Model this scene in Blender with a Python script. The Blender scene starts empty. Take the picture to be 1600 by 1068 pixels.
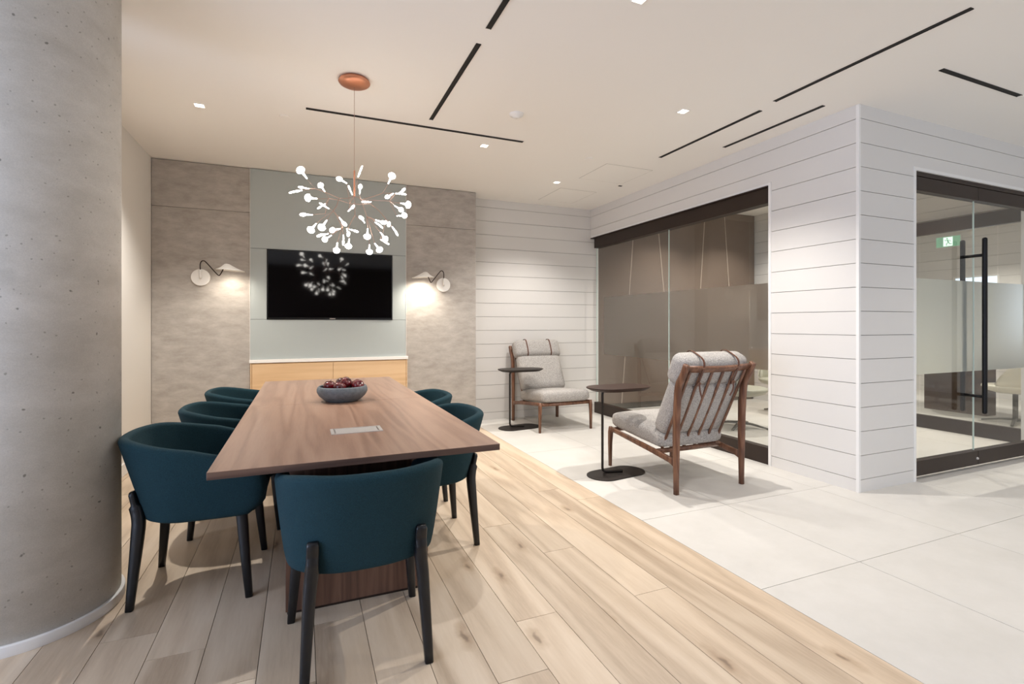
import bpy, bmesh, math, random
from mathutils import Vector, Matrix
PI = math.pi
SC = bpy.context.scene
COL = SC.collection
random.seed(3)

# ------------------------------------------------------------------ camera, world, exposure, big lights
cam_d = bpy.data.cameras.new('camera')
cam = bpy.data.objects.new('camera', cam_d); COL.objects.link(cam)
cam.location = (0, 0, 1.235)
cam.rotation_euler = (math.radians(90), 0, math.radians(-22.8))
cam_d.sensor_width = 36; cam_d.lens = 779.0 / 1600 * 36
cam_d.shift_y = -28.0 / 1600
cam_d.clip_start = 0.05
SC.camera = cam
SC.view_settings.view_transform = 'Standard'
SC.view_settings.look = 'None'
SC.view_settings.gamma = 1.0
SC.view_settings.use_curve_mapping = False
SC.view_settings.exposure = 0.0
SC.cycles.max_bounces = 10
SC.cycles.diffuse_bounces = 5
SC.cycles.transparent_max_bounces = 16
SC.cycles.sample_clamp_indirect = 6
SC.cycles.use_denoising = True

W = bpy.data.worlds.new('sky'); SC.world = W
W.use_nodes = True
W.node_tree.nodes['Background'].inputs[0].default_value = (0.45, 0.66, 1.0, 1)
W.node_tree.nodes['Background'].inputs[1].default_value = 1.2

H = 2.847          # ceiling height
WARM = (1.0, 0.965, 0.92); NEUT = (1.0, 0.94, 0.86)
def area(name, loc, rot, sx, sy, power, color):
    d = bpy.data.lights.new(name, 'AREA'); d.shape = 'RECTANGLE'; d.size = sx; d.size_y = sy
    d.energy = power; d.color = color
    o = bpy.data.objects.new(name, d); COL.objects.link(o); o.location = loc; o.rotation_euler = rot
    return o
# daylight coming in through the real window openings (left of and behind the camera)
area('daylight_west', (-4.3, -0.3, 1.4), (0, -PI/2, 0), 2.3, 5.6, 265, (0.64, 0.74, 1.0))
area('daylight_south', (5.6, -3.35, 1.4), (PI/2, 0, 0), 5.0, 2.3, 45, (1.0, 0.95, 0.88))
SPOTS = []
def spot(loc, power, color=WARM, angle=120, blend=0.7, r=0.022, aim=None):
    d = bpy.data.lights.new('downlight_beam', 'SPOT'); d.energy = power; d.color = color
    d.spot_size = math.radians(angle); d.spot_blend = blend; d.shadow_soft_size = r
    o = bpy.data.objects.new('downlight_beam', d); COL.objects.link(o); o.location = loc
    if aim: o.rotation_euler = (Vector(aim) - Vector(loc)).to_track_quat('-Z', 'Y').to_euler()
    return o
LOBBY = [(-0.70, 4.28), (1.515, 4.25), (2.66, 2.98), (2.667, 5.03), (1.543, 2.03), (2.66, 0.9), (4.7, 0.9), (6.6, 0.9)]
POWER = [175, 105, 160, 130, 66, 40, 44, 40]
for (x, y), p in zip(LOBBY, POWER):
    spot((x, y, H - 0.03), p)
for x, y in ((4.9, 3.5), (4.9, 5.2), (6.1, 3.5), (6.1, 5.2)):
    spot((x, y, 2.97), 100, NEUT)
for x, y in ((8.0, 3.4), (8.0, 5.6), (9.7, 4.4)):
    spot((x, y, 2.82), 130, NEUT)

# ------------------------------------------------------------------ materials
MATS = {}
def nt(name):
    m = bpy.data.materials.new(name); m.use_nodes = True
    n = m.node_tree.nodes; l = m.node_tree.links
    return m, n, l, n['Principled BSDF']
def srgb(r, g, b):
    f = lambda c: (c/255/12.92) if c/255 <= 0.04045 else ((c/255+0.055)/1.055)**2.4
    return (f(r), f(g), f(b), 1)
def plain(name, c, rough=0.5, metal=0.0, spec=0.5, bump=0, bscale=200, mottle=0.0, mscale=6):
    m, n, l, p = nt(name)
    p.inputs['Base Color'].default_value = srgb(*c)
    p.inputs['Roughness'].default_value = rough; p.inputs['Metallic'].default_value = metal
    p.inputs['Specular IOR Level'].default_value = spec
    g = n.new('ShaderNodeNewGeometry')
    if mottle:
        t = n.new('ShaderNodeTexNoise'); t.inputs['Scale'].default_value = mscale; t.inputs['Detail'].default_value = 6
        l.new(g.outputs['Position'], t.inputs['Vector'])
        r = n.new('ShaderNodeValToRGB'); a = srgb(*c)
        r.color_ramp.elements[0].position = 0.3; r.color_ramp.elements[1].position = 0.7
        r.color_ramp.elements[0].color = tuple(v*(1-mottle) for v in a[:3]) + (1,)
        r.color_ramp.elements[1].color = tuple(min(1, v*(1+mottle)) for v in a[:3]) + (1,)
        l.new(t.outputs['Fac'], r.inputs['Fac']); l.new(r.outputs['Color'], p.inputs['Base Color'])
    if bump:
        t = n.new('ShaderNodeTexNoise'); t.inputs['Scale'].default_value = bscale; t.inputs['Detail'].default_value = 3
        l.new(g.outputs['Position'], t.inputs['Vector'])
        b = n.new('ShaderNodeBump'); b.inputs['Strength'].default_value = bump; b.inputs['Distance'].default_value = 0.004
        l.new(t.outputs['Fac'], b.inputs['Height']); l.new(b.outputs['Normal'], p.inputs['Normal'])
    MATS[name] = m
    return m
def emis(name, c, s):
    m, n, l, p = nt(name)
    p.inputs['Base Color'].default_value = srgb(*c)
    p.inputs['Emission Color'].default_value = srgb(*c); p.inputs['Emission Strength'].default_value = s
    return m
def wood(name, cols, axis='Y', rough=0.45, freq=9, stretch=14, vary=0.0, knots=False, fine=0.35, coat=0.0, spec=0.5, wavy=6.0):
    """grain along one world axis; cols = dark, mid, light"""
    m, n, l, p = nt(name)
    g = n.new('ShaderNodeNewGeometry'); oi = n.new('ShaderNodeObjectInfo')
    mp = n.new('ShaderNodeMapping')
    sc = [1.0, 1.0, 1.0]; sc['XYZ'.index(axis)] = 1.0/stretch
    mp.inputs['Scale'].default_value = sc
    off = n.new('ShaderNodeVectorMath'); off.operation = 'SCALE'; off.inputs['Scale'].default_value = 7.0 if vary else 0.0
    cmb = n.new('ShaderNodeCombineXYZ')
    for k in range(3): l.new(oi.outputs['Random'], cmb.inputs[k])
    l.new(cmb.outputs[0], off.inputs[0])
    add = n.new('ShaderNodeVectorMath'); add.operation = 'ADD'
    l.new(g.outputs['Position'], add.inputs[0]); l.new(off.outputs[0], add.inputs[1])
    l.new(add.outputs[0], mp.inputs['Vector'])
    big = n.new('ShaderNodeTexNoise'); big.inputs['Scale'].default_value = freq*0.55; big.inputs['Detail'].default_value = 2
    l.new(mp.outputs[0], big.inputs['Vector'])
    # contour lines of a stretched noise give cathedral grain
    mul = n.new('ShaderNodeMath'); mul.operation = 'MULTIPLY'; mul.inputs[1].default_value = wavy*7
    l.new(big.outputs['Fac'], mul.inputs[0])
    sn = n.new('ShaderNodeMath'); sn.operation = 'SINE'; l.new(mul.outputs[0], sn.inputs[0])
    hf = n.new('ShaderNodeMath'); hf.operation = 'MULTIPLY_ADD'; hf.inputs[1].default_value = 0.5; hf.inputs[2].default_value = 0.5
    l.new(sn.outputs[0], hf.inputs[0])
    fn = n.new('ShaderNodeTexNoise'); fn.inputs['Scale'].default_value = freq*11; fn.inputs['Detail'].default_value = 5; fn.inputs['Roughness'].default_value = 0.65
    l.new(mp.outputs[0], fn.inputs['Vector'])
    mx = n.new('ShaderNodeMix'); mx.data_type = 'FLOAT'; mx.inputs['Factor'].default_value = 1-fine
    l.new(fn.outputs['Fac'], mx.inputs['A']); l.new(hf.outputs[0], mx.inputs['B'])
    bl = n.new('ShaderNodeMix'); bl.data_type = 'FLOAT'; bl.inputs['Factor'].default_value = 0.45
    l.new(mx.outputs['Result'], bl.inputs['A']); l.new(big.outputs['Fac'], bl.inputs['B'])
    r = n.new('ShaderNodeValToRGB'); e = r.color_ramp.elements
    e[0].position = 0.2; e[0].color = srgb(*cols[0]); e[1].position = 0.85; e[1].color = srgb(*cols[2])
    x = e.new(0.5); x.color = srgb(*cols[1])
    l.new(bl.outputs['Result'], r.inputs['Fac'])
    out = r.outputs['Color']
    if knots:
        mk = n.new('ShaderNodeMapping'); mk.inputs['Scale'].default_value = [2.6 if a != axis else 0.9 for a in 'XYZ']
        l.new(add.outputs[0], mk.inputs['Vector'])
        wn = n.new('ShaderNodeTexNoise'); wn.inputs['Scale'].default_value = 14; l.new(add.outputs[0], wn.inputs['Vector'])
        wm = n.new('ShaderNodeMix'); wm.data_type = 'VECTOR'; wm.inputs['Factor'].default_value = 0.10
        l.new(mk.outputs[0], wm.inputs['A']); l.new(wn.outputs['Color'], wm.inputs['B'])
        vo = n.new('ShaderNodeTexVoronoi'); vo.inputs['Scale'].default_value = 1.0; vo.voronoi_dimensions = '2D'
        l.new(wm.outputs['Result'], vo.inputs['Vector'])
        kr = n.new('ShaderNodeValToRGB'); ke = kr.color_ramp.elements
        ke[0].position = 0.012; ke[0].color = (0.30, 0.24, 0.19, 1); ke[1].position = 0.085; ke[1].color = (1, 1, 1, 1)
        kx = ke.new(0.03); kx.color = (0.72, 0.65, 0.58, 1)
        l.new(vo.outputs['Distance'], kr.inputs['Fac'])
        mm = n.new('ShaderNodeMix'); mm.data_type = 'RGBA'; mm.blend_type = 'MULTIPLY'; mm.inputs['Factor'].default_value = 0.8
        l.new(out, mm.inputs['A']); l.new(kr.outputs['Color'], mm.inputs['B']); out = mm.outputs['Result']
    if vary:
        hs = n.new('ShaderNodeHueSaturation')
        v = n.new('ShaderNodeMapRange'); v.inputs['To Min'].default_value = 1-vary; v.inputs['To Max'].default_value = 1+vary*0.6
        l.new(oi.outputs['Random'], v.inputs['Value']); l.new(v.outputs[0], hs.inputs['Value']); l.new(out, hs.inputs['Color'])
        out = hs.outputs['Color']
    l.new(out, p.inputs['Base Color'])
    p.inputs['Roughness'].default_value = rough
    p.inputs['Specular IOR Level'].default_value = spec
    p.inputs['Coat Weight'].default_value = coat; p.inputs['Coat Roughness'].default_value = 0.15
    b = n.new('ShaderNodeBump'); b.inputs['Strength'].default_value = 0.12; b.inputs['Distance'].default_value = 0.001
    l.new(fn.outputs['Fac'], b.inputs['Height']); l.new(b.outputs['Normal'], p.inputs['Normal'])
    return m

M = {}
M['white'] = plain('white_paint', (226, 221, 213), 0.75, spec=0.3)
M['ceiling'] = plain('ceiling_paint', (242, 238, 232), 0.85, spec=0.2)
M['board'] = plain('shiplap_paint', (221, 217, 212), 0.55, spec=0.35)
M['gap'] = plain('joint_shadow_backing', (120, 114, 106), 0.9)
M['grout'] = plain('grout', (128, 122, 112), 0.9)
M['trimwhite'] = plain('trim_paint', (236, 233, 229), 0.5)
M['black'] = plain('black_paint', (22, 20, 19), 0.6)
M['slot'] = plain('slot_black', (20, 16, 14), 0.7)
M['bronze'] = plain('dark_bronze', (42, 28, 20), 0.45, metal=0.0, spec=0.4)
M['blackmetal'] = plain('black_metal', (22, 20, 20), 0.45, metal=0.5)
M['tablemetal'] = plain('table_metal', (46, 40, 36), 0.5, metal=0.4)
M['felt'] = plain('acoustic_felt', (122, 107, 96), 0.95, spec=0.1, bump=0.6, bscale=300, mottle=0.12, mscale=90)
M['felt_edge'] = plain('felt_edge', (178, 162, 148), 0.9)
M['copper'] = plain('copper', (206, 142, 112), 0.33, metal=0.75)
M['copperwire'] = plain('copper_wire', (176, 140, 124), 0.4, metal=0.5)
M['lampwhite'] = plain('lamp_white', (232, 228, 222), 0.45)
M['darkrod'] = plain('dark_bronze_rod', (44, 26, 20), 0.35, metal=0.5)
M['counter'] = plain('white_counter', (240, 236, 230), 0.3)
M['screen'] = plain('screen_glass', (5, 5, 7), 0.05, spec=0.42)
M['bezel'] = plain('television_bezel', (6, 6, 7), 0.3)
M['alu'] = plain('aluminium', (196, 190, 184), 0.35, metal=0.35)
M['bowl'] = plain('stoneware', (104, 110, 114), 0.75, bump=0.5, bscale=160, mottle=0.22, mscale=40)
M['bowl_in'] = plain('bowl_glaze', (40, 38, 38), 0.5)
M['stem'] = plain('apple_stem', (70, 50, 34), 0.8)
M['ceramic'] = plain('cream_plastic', (218, 212, 196), 0.45)
M['swivel'] = plain('grey_green_leather', (168, 168, 154), 0.42)
M['swivelmetal'] = plain('grey_metal', (96, 94, 88), 0.45, metal=0.5)
M['teal'] = plain('teal_wool', (26, 54, 62), 0.9, spec=0.25, bump=0.55, bscale=420, mottle=0.22, mscale=260)
M['ash'] = plain('black_stained_ash', (17, 19, 23), 0.38, spec=0.5, bump=0.12, bscale=60)
M['boucle'] = plain('boucle', (172, 167, 162), 0.95, spec=0.15, bump=1.0, bscale=150, mottle=0.36, mscale=130)
M['leather'] = plain('brown_leather', (92, 54, 36), 0.5)
M['brass'] = plain('buckle_metal', (150, 110, 90), 0.35, metal=0.8)
M['glow'] = emis('lamp_diffuser', (255, 244, 228), 9)
M['reflpane'] = emis('reflection_glow_pane', (226, 238, 255), 1.1)  # glow standing in for a reflection in the door glass
M['leafglow'] = emis('led_leaf', (255, 250, 242), 18)
M['exitgreen'] = emis('exit_sign_green', (150, 205, 172), 0.32)
M['exitwhite'] = emis('exit_sign_white', (236, 255, 244), 1.2)
M['oak'] = wood('oak_floor', ((168, 145, 121), (203, 182, 157), (222, 204, 181)), 'Y', 0.42, freq=8, stretch=11, vary=0.10, knots=True, fine=0.58, wavy=5)
M['cabinet'] = wood('cabinet_oak', ((205, 168, 126), (220, 184, 142), (230, 198, 158)), 'X', 0.5, freq=10, stretch=18, fine=0.6)
M['walnut'] = wood('walnut_top', ((128, 97, 79), (156, 123, 103), (176, 145, 124)), 'Y', 0.30, freq=11, stretch=16, fine=0.6, spec=0.5, wavy=6)
M['walnutedge'] = wood('walnut_edge', ((70, 50, 42), (98, 74, 62), (120, 94, 80)), 'X', 0.5, freq=16, stretch=16)
M['walnutbase'] = wood('walnut_base', ((66, 44, 34), (98, 68, 52), (126, 92, 72)), 'Z', 0.5, freq=22, stretch=20, fine=0.6)
M['chairwood'] = wood('oiled_walnut', ((84, 52, 36), (112, 74, 53), (136, 98, 74)), 'Z', 0.42, freq=18, stretch=8)
M['tabletopwood'] = plain('dark_walnut_veneer', (54, 36, 27), 0.5, spec=0.3)
M['farbrown'] = plain('dark_brown_laminate', (82, 62, 48), 0.6)

def tile_mat():
    m, n, l, p = nt('porcelain_tile')
    g = n.new('ShaderNodeNewGeometry'); oi = n.new('ShaderNodeObjectInfo')
    t = n.new('ShaderNodeTexNoise'); t.inputs['Scale'].default_value = 3; t.inputs['Detail'].default_value = 9; t.inputs['Roughness'].default_value = 0.7
    l.new(g.outputs['Position'], t.inputs['Vector'])
    r = n.new('ShaderNodeValToRGB'); e = r.color_ramp.elements
    e[0].position = 0.3; e[0].color = srgb(203, 199, 192); e[1].position = 0.7; e[1].color = srgb(213, 209, 203)
    l.new(t.outputs['Fac'], r.inputs['Fac'])
    hs = n.new('ShaderNodeHueSaturation'); v = n.new('ShaderNodeMapRange'); v.inputs['To Min'].default_value = 0.97; v.inputs['To Max'].default_value = 1.02
    l.new(oi.outputs['Random'], v.inputs['Value']); l.new(v.outputs[0], hs.inputs['Value']); l.new(r.outputs['Color'], hs.inputs['Color'])
    l.new(hs.outputs['Color'], p.inputs['Base Color']); p.inputs['Roughness'].default_value = 0.5; p.inputs['Specular IOR Level'].default_value = 0.35
    return m
M['tile'] = tile_mat()

def plaster_mat(name, a, b, scale=2.2, stretch=(1, 1, 3.2), rough=0.75, pits=False):
    m, n, l, p = nt(name)
    g = n.new('ShaderNodeNewGeometry'); mp = n.new('ShaderNodeMapping'); mp.inputs['Scale'].default_value = stretch
    l.new(g.outputs['Position'], mp.inputs['Vector'])
    t = n.new('ShaderNodeTexNoise'); t.inputs['Scale'].default_value = scale; t.inputs['Detail'].default_value = 12
    t.inputs['Roughness'].default_value = 0.68; t.inputs['Distortion'].default_value = 0.15
    l.new(mp.outputs[0], t.inputs['Vector'])
    r = n.new('ShaderNodeValToRGB'); e = r.color_ramp.elements
    e[0].position = 0.34; e[0].color = srgb(*a); e[1].position = 0.66; e[1].color = srgb(*b)
    l.new(t.outputs['Fac'], r.inputs['Fac']); out = r.outputs['Color']
    bump = n.new('ShaderNodeBump'); bump.inputs['Strength'].default_value = 0.25; bump.inputs['Distance'].default_value = 0.006
    l.new(t.outputs['Fac'], bump.inputs['Height'])
    if pits:
        for sc, thr, dk in ((16, 0.10, 0.42), (34, 0.15, 0.62)):
            wn = n.new('ShaderNodeTexNoise'); wn.inputs['Scale'].default_value = 30; l.new(g.outputs['Position'], wn.inputs['Vector'])
            wm = n.new('ShaderNodeMix'); wm.data_type = 'VECTOR'; wm.inputs['Factor'].default_value = 0.02
            l.new(g.outputs['Position'], wm.inputs['A']); l.new(wn.outputs['Color'], wm.inputs['B'])
            vo = n.new('ShaderNodeTexVoronoi'); vo.inputs['Scale'].default_value = sc; l.new(wm.outputs['Result'], vo.inputs['Vector'])
            kr = n.new('ShaderNodeValToRGB'); ke = kr.color_ramp.elements
            ke[0].position = thr*0.6; ke[0].color = (dk, dk, dk*0.95, 1); ke[1].position = thr; ke[1].color = (1, 1, 1, 1)
            l.new(vo.outputs['Distance'], kr.inputs['Fac'])
            # only some cells carry a pit
            sel = n.new('ShaderNodeMath'); sel.operation = 'GREATER_THAN'; sel.inputs[1].default_value = 0.42
            sp = n.new('ShaderNodeSeparateColor'); l.new(vo.outputs['Color'], sp.inputs[0]); l.new(sp.outputs[0], sel.inputs[0])
            mm = n.new('ShaderNodeMix'); mm.data_type = 'RGBA'; mm.blend_type = 'MULTIPLY'
            l.new(sel.outputs[0], mm.inputs['Factor']); l.new(out, mm.inputs['A']); l.new(kr.outputs['Color'], mm.inputs['B']); out = mm.outputs['Result']
        # soft damp-looking stains
        st = n.new('ShaderNodeTexNoise'); st.inputs['Scale'].default_value = 1.7; st.inputs['Detail'].default_value = 3; l.new(g.outputs['Position'], st.inputs['Vector'])
        sr = n.new('ShaderNodeValToRGB'); se = sr.color_ramp.elements
        se[0].position = 0.66; se[0].color = (1, 1, 1, 1); se[1].position = 0.70; se[1].color = (0.86, 0.86, 0.85, 1)
        l.new(st.outputs['Fac'], sr.inputs['Fac'])
        mm = n.new('ShaderNodeMix'); mm.data_type = 'RGBA'; mm.blend_type = 'MULTIPLY'; mm.inputs['Factor'].default_value = 1
        l.new(out, mm.inputs['A']); l.new(sr.outputs['Color'], mm.inputs['B']); out = mm.outputs['Result']
        fn = n.new('ShaderNodeTexNoise'); fn.inputs['Scale'].default_value = 220; fn.inputs['Detail'].default_value = 2; l.new(g.outputs['Position'], fn.inputs['Vector'])
        fr = n.new('ShaderNodeMapRange'); fr.inputs['To Min'].default_value = 0.86; fr.inputs['To Max'].default_value = 1.12
        l.new(fn.outputs['Fac'], fr.inputs['Value'])
        hs = n.new('ShaderNodeHueSaturation'); l.new(fr.outputs[0], hs.inputs['Value']); l.new(out, hs.inputs['Color']); out = hs.outputs['Color']
    l.new(out, p.inputs['Base Color']); l.new(bump.outputs['Normal'], p.inputs['Normal'])
    p.inputs['Roughness'].default_value = rough; p.inputs['Specular IOR Level'].default_value = 0.3
    return m
M['plaster'] = plaster_mat('concrete_look_panel', (162, 154, 146), (186, 179, 171), scale=6.0, stretch=(1, 1, 2.4))
M['concrete'] = plaster_mat('cast_concrete', (192, 187, 178), (212, 207, 199), scale=3.2, stretch=(1, 1, 1.8), pits=True)
M['glasspanel'] = plain('satin_backpainted_glass', (177, 183, 181), 0.22, spec=0.5)

def apple_mat():
    m, n, l, p = nt('apple_skin')
    g = n.new('ShaderNodeNewGeometry'); t = n.new('ShaderNodeTexNoise'); t.inputs['Scale'].default_value = 10
    l.new(g.outputs['Position'], t.inputs['Vector'])
    r = n.new('ShaderNodeValToRGB'); e = r.color_ramp.elements
    e[0].position = 0.35; e[0].color = srgb(58, 6, 13); e[1].position = 0.7; e[1].color = srgb(112, 15, 24)
    l.new(t.outputs['Fac'], r.inputs['Fac']); l.new(r.outputs['Color'], p.inputs['Base Color'])
    p.inputs['Roughness'].default_value = 0.18; p.inputs['Coat Weight'].default_value = 0.5
    return m
M['apple'] = apple_mat()

def glass_mat(name, tint, refl=1.0):
    m = bpy.data.materials.new(name); m.use_nodes = True; n = m.node_tree.nodes; l = m.node_tree.links
    n.clear(); out = n.new('ShaderNodeOutputMaterial')
    tr = n.new('ShaderNodeBsdfTransparent'); tr.inputs[0].default_value = tint
    gl = n.new('ShaderNodeBsdfGlossy'); gl.inputs['Roughness'].default_value = 0.0
    fr = n.new('ShaderNodeFresnel'); fr.inputs['IOR'].default_value = 1.45
    ge = n.new('ShaderNodeNewGeometry'); mr = n.new('ShaderNodeMapRange'); mr.inputs['To Min'].default_value = 1.45; mr.inputs['To Max'].default_value = 1/1.45
    l.new(ge.outputs['Backfacing'], mr.inputs['Value']); l.new(mr.outputs[0], fr.inputs['IOR'])
    mu = n.new('ShaderNodeMath'); mu.operation = 'MULTIPLY'; mu.inputs[1].default_value = refl
    mx = n.new('ShaderNodeMixShader')
    l.new(fr.outputs[0], mu.inputs[0]); l.new(mu.outputs[0], mx.inputs[0])
    l.new(tr.outputs[0], mx.inputs[1]); l.new(gl.outputs[0], mx.inputs[2]); l.new(mx.outputs[0], out.inputs[0])
    return m
M['glass'] = glass_mat('clear_glass', (0.975, 0.985, 0.98, 1))
M['glassedge'] = plain('glass_edge', (205, 222, 214), 0.2)
def frost_mat(name, haze, c):
    m = bpy.data.materials.new(name); m.use_nodes = True; n = m.node_tree.nodes; l = m.node_tree.links
    n.clear(); out = n.new('ShaderNodeOutputMaterial')
    rf = n.new('ShaderNodeBsdfRefraction'); rf.inputs['IOR'].default_value = 1.12; rf.inputs['Roughness'].default_value = 0.62
    rf.inputs['Color'].default_value = (0.96, 0.97, 0.96, 1)
    df = n.new('ShaderNodeBsdfDiffuse'); df.inputs['Color'].default_value = c
    mx = n.new('ShaderNodeMixShader'); mx.inputs[0].default_value = haze
    l.new(rf.outputs[0], mx.inputs[1]); l.new(df.outputs[0], mx.inputs[2]); l.new(mx.outputs[0], out.inputs[0])
    return m
M['frost'] = frost_mat('frosted_film', 0.05, (0.7, 0.68, 0.65, 1))
M['litfrost'] = frost_mat('frosted_film_lit', 0.38, (0.66, 0.70, 0.65, 1))  # same film as frost, with lobby light on the doors put into its colour

# ------------------------------------------------------------------ mesh helpers
def box(bm, x0, x1, y0, y1, z0, z1, mi=0):
    vs = [bm.verts.new((x, y, z)) for x in (x0, x1) for y in (y0, y1) for z in (z0, z1)]
    for f in ((0, 1, 3, 2), (4, 6, 7, 5), (0, 4, 5, 1), (2, 3, 7, 6), (0, 2, 6, 4), (1, 5, 7, 3)):
        fc = bm.faces.new([vs[i] for i in f]); fc.material_index = mi
    return vs
def frames(pts):
    """parallel transported frames along a polyline"""
    P = [Vector(p) for p in pts]; T = []
    for i in range(len(P)):
        a = P[max(i-1, 0)]; b = P[min(i+1, len(P)-1)]
        T.append((b-a).normalized())
    u = T[0].orthogonal().normalized()
    if abs(T[0].x) < 0.9: 
        u = (Vector((1, 0, 0)) - T[0]*T[0].x).normalized()
    out = []
    for i, t in enumerate(T):
        u = (u - t*u.dot(t)).normalized()
        out.append((P[i], t, u, t.cross(u)))
    return out
def sweep(bm, pts, sec, closed=False, mi=0):
    """sec: function(i) -> list of (a, b) offsets, or a list"""
    fr = frames(pts); rings = []
    for i, (p, t, u, v) in enumerate(fr):
        s = sec(i) if callable(sec) else sec
        rings.append([bm.verts.new(p + u*a + v*b) for a, b in s])
    n = len(rings[0])
    for i in range(len(rings)-1):
        for k in range(n):
            f = bm.faces.new((rings[i][k], rings[i][(k+1) % n], rings[i+1][(k+1) % n], rings[i+1][k])); f.material_index = mi
    if closed:
        for k in range(n):
            bm.faces.new((rings[-1][k], rings[-1][(k+1) % n], rings[0][(k+1) % n], rings[0][k]))
    else:
        bm.faces.new(rings[0][::-1]); bm.faces.new(rings[-1])
    return rings
def tube(bm, pts, r, seg=8, closed=False):
    rr = r if isinstance(r, (list, tuple)) else [r]*len(pts)
    sweep(bm, pts, lambda i: [(rr[i]*math.cos(2*PI*k/seg), rr[i]*math.sin(2*PI*k/seg)) for k in range(seg)], closed)
def bar(bm, pts, ws, ts):
    """rounded rectangular bar; ws along u (x-ish), ts along v, per point or scalar"""
    n = len(pts); ws = ws if isinstance(ws, (list, tuple)) else [ws]*n; ts = ts if isinstance(ts, (list, tuple)) else [ts]*n
    def sec(i):
        a, b = ws[i]/2, ts[i]/2; c = min(a, b)*0.35
        return [(a-c, -b), (a, -b+c), (a, b-c), (a-c, b), (-a+c, b), (-a, b-c), (-a, -b+c), (-a+c, -b)]
    sweep(bm, pts, sec)
def curve(ctrl, n=8):
    """Catmull-Rom through control points"""
    P = [Vector(c) for c in ctrl]; P = [P[0]*2-P[1]] + P + [P[-1]*2-P[-2]]; out = []
    for i in range(1, len(P)-2):
        for k in range(n):
            t = k/n; a, b, c, d = P[i-1], P[i], P[i+1], P[i+2]
            out.append(0.5*((2*b) + (c-a)*t + (2*a-5*b+4*c-d)*t*t + (3*b-a-3*c+d)*t**3))
    out.append(P[-2]); return out
def lathe(bm, prof, seg=32, c=(0, 0, 0), cap=True):
    rings = []
    for r, z in prof:
        if r < 1e-5: rings.append([bm.verts.new((c[0], c[1], c[2]+z))])
        else: rings.append([bm.verts.new((c[0]+r*math.cos(2*PI*k/seg), c[1]+r*math.sin(2*PI*k/seg), c[2]+z)) for k in range(seg)])
    for a, b in zip(rings, rings[1:]):
        for k in range(seg):
            q = [a[k % len(a)], a[(k+1) % len(a)], b[(k+1) % len(b)], b[k % len(b)]]
            q = list(dict.fromkeys(q))
            if len(q) > 2: bm.faces.new(q)
    if cap:
        if len(rings[0]) > 1: bm.faces.new(rings[0][::-1])
        if len(rings[-1]) > 1: bm.faces.new(rings[-1])
def prism(bm, poly, z0, z1, taper=None):
    """extrude an xy outline; taper = outline at the top"""
    top = taper or poly
    a = [bm.verts.new((x, y, z0)) for x, y in poly]; b = [bm.verts.new((x, y, z1)) for x, y in top]
    n = len(a)
    for k in range(n): bm.faces.new((a[k], a[(k+1) % n], b[(k+1) % n], b[k]))
    bm.faces.new(a[::-1]); bm.faces.new(b)
def cushion(bm, sx, sy, sz, r, puff=0.0, mat=None, n=10, bend=None):
    """pillow: rounded box, puffed on its z faces, then transformed"""
    t = bmesh.new(); bmesh.ops.create_cube(t, size=2.0)
    bmesh.ops.subdivide_edges(t, edges=t.edges[:], cuts=n, use_grid_fill=True)
    hx, hy, hz = sx/2, sy/2, sz/2
    for v in t.verts:
        p = Vector((v.co.x*hx, v.co.y*hy, v.co.z*hz))
        q = Vector((max(-hx+r, min(hx-r, p.x)), max(-hy+r, min(hy-r, p.y)), max(-hz+r, min(hz-r, p.z))))
        d = p-q
        if d.length > 1e-6:
            p = q + d.normalized()*r
        fx, fy = max(0, 1-(p.x/hx)**2), max(0, 1-(p.y/hy)**2)
        p.z += math.copysign(puff*(fx*fy)**0.5, v.co.z) if abs(v.co.z) > 0.3 else 0
        if bend: p = bend(p)
        v.co = mat @ p if mat else p
    me = bpy.data.meshes.new('t'); t.to_mesh(me); t.free(); bm.from_mesh(me); bpy.data.meshes.remove(me)
def build(name, bm, mat, parent=None, smooth=False, bevel=0, seg=2, loc=None, rot=None, subsurf=0, mats=None, angle=40):
    bmesh.ops.recalc_face_normals(bm, faces=bm.faces[:])
    me = bpy.data.meshes.new(name); bm.to_mesh(me); bm.free()
    for mm in (mats or [mat]): me.materials.append(mm)
    o = bpy.data.objects.new(name, me); COL.objects.link(o)
    if parent is not None: o.parent = parent
    if loc is not None: o.location = loc
    if rot is not None: o.rotation_euler = rot
    if smooth:
        for p in me.polygons: p.use_smooth = True
    if bevel:
        b = o.modifiers.new('bevel', 'BEVEL'); b.width = bevel; b.segments = seg; b.limit_method = 'ANGLE'; b.angle_limit = math.radians(angle)
    if subsurf:
        s = o.modifiers.new('sub', 'SUBSURF'); s.levels = subsurf; s.render_levels = subsurf
    return o
def boxes(name, lst, mat, parent=None, **k):
    bm = bmesh.new()
    for b in lst: box(bm, *b)
    return build(name, bm, mat, parent, **k)
def thing(name, label, cat, loc=(0, 0, 0), rz=0, group=None, kind=None):
    o = bpy.data.objects.new(name, None); COL.objects.link(o); o.location = loc; o.rotation_euler = (0, 0, rz)
    o.empty_display_size = 0.1
    return tag(o, label, cat, group, kind)
def tag(o, label=None, cat=None, group=None, kind=None):
    if label: o['label'] = label
    if cat: o['category'] = cat
    if group: o['group'] = group
    if kind: o['kind'] = kind
    return o
def struct(o, label):
    o['kind'] = 'structure'; o['label'] = label
    return o
def copy_tree(o, parent=None):
    c = o.copy(); COL.objects.link(c); c.parent = parent
    for ch in list(o.children): copy_tree(ch, c)
    return c
def place(o, loc, rz, label, group=None):
    o.location = loc; o.rotation_euler = (0, 0, rz); o['label'] = label
    if group: o['group'] = group
    return o

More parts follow.
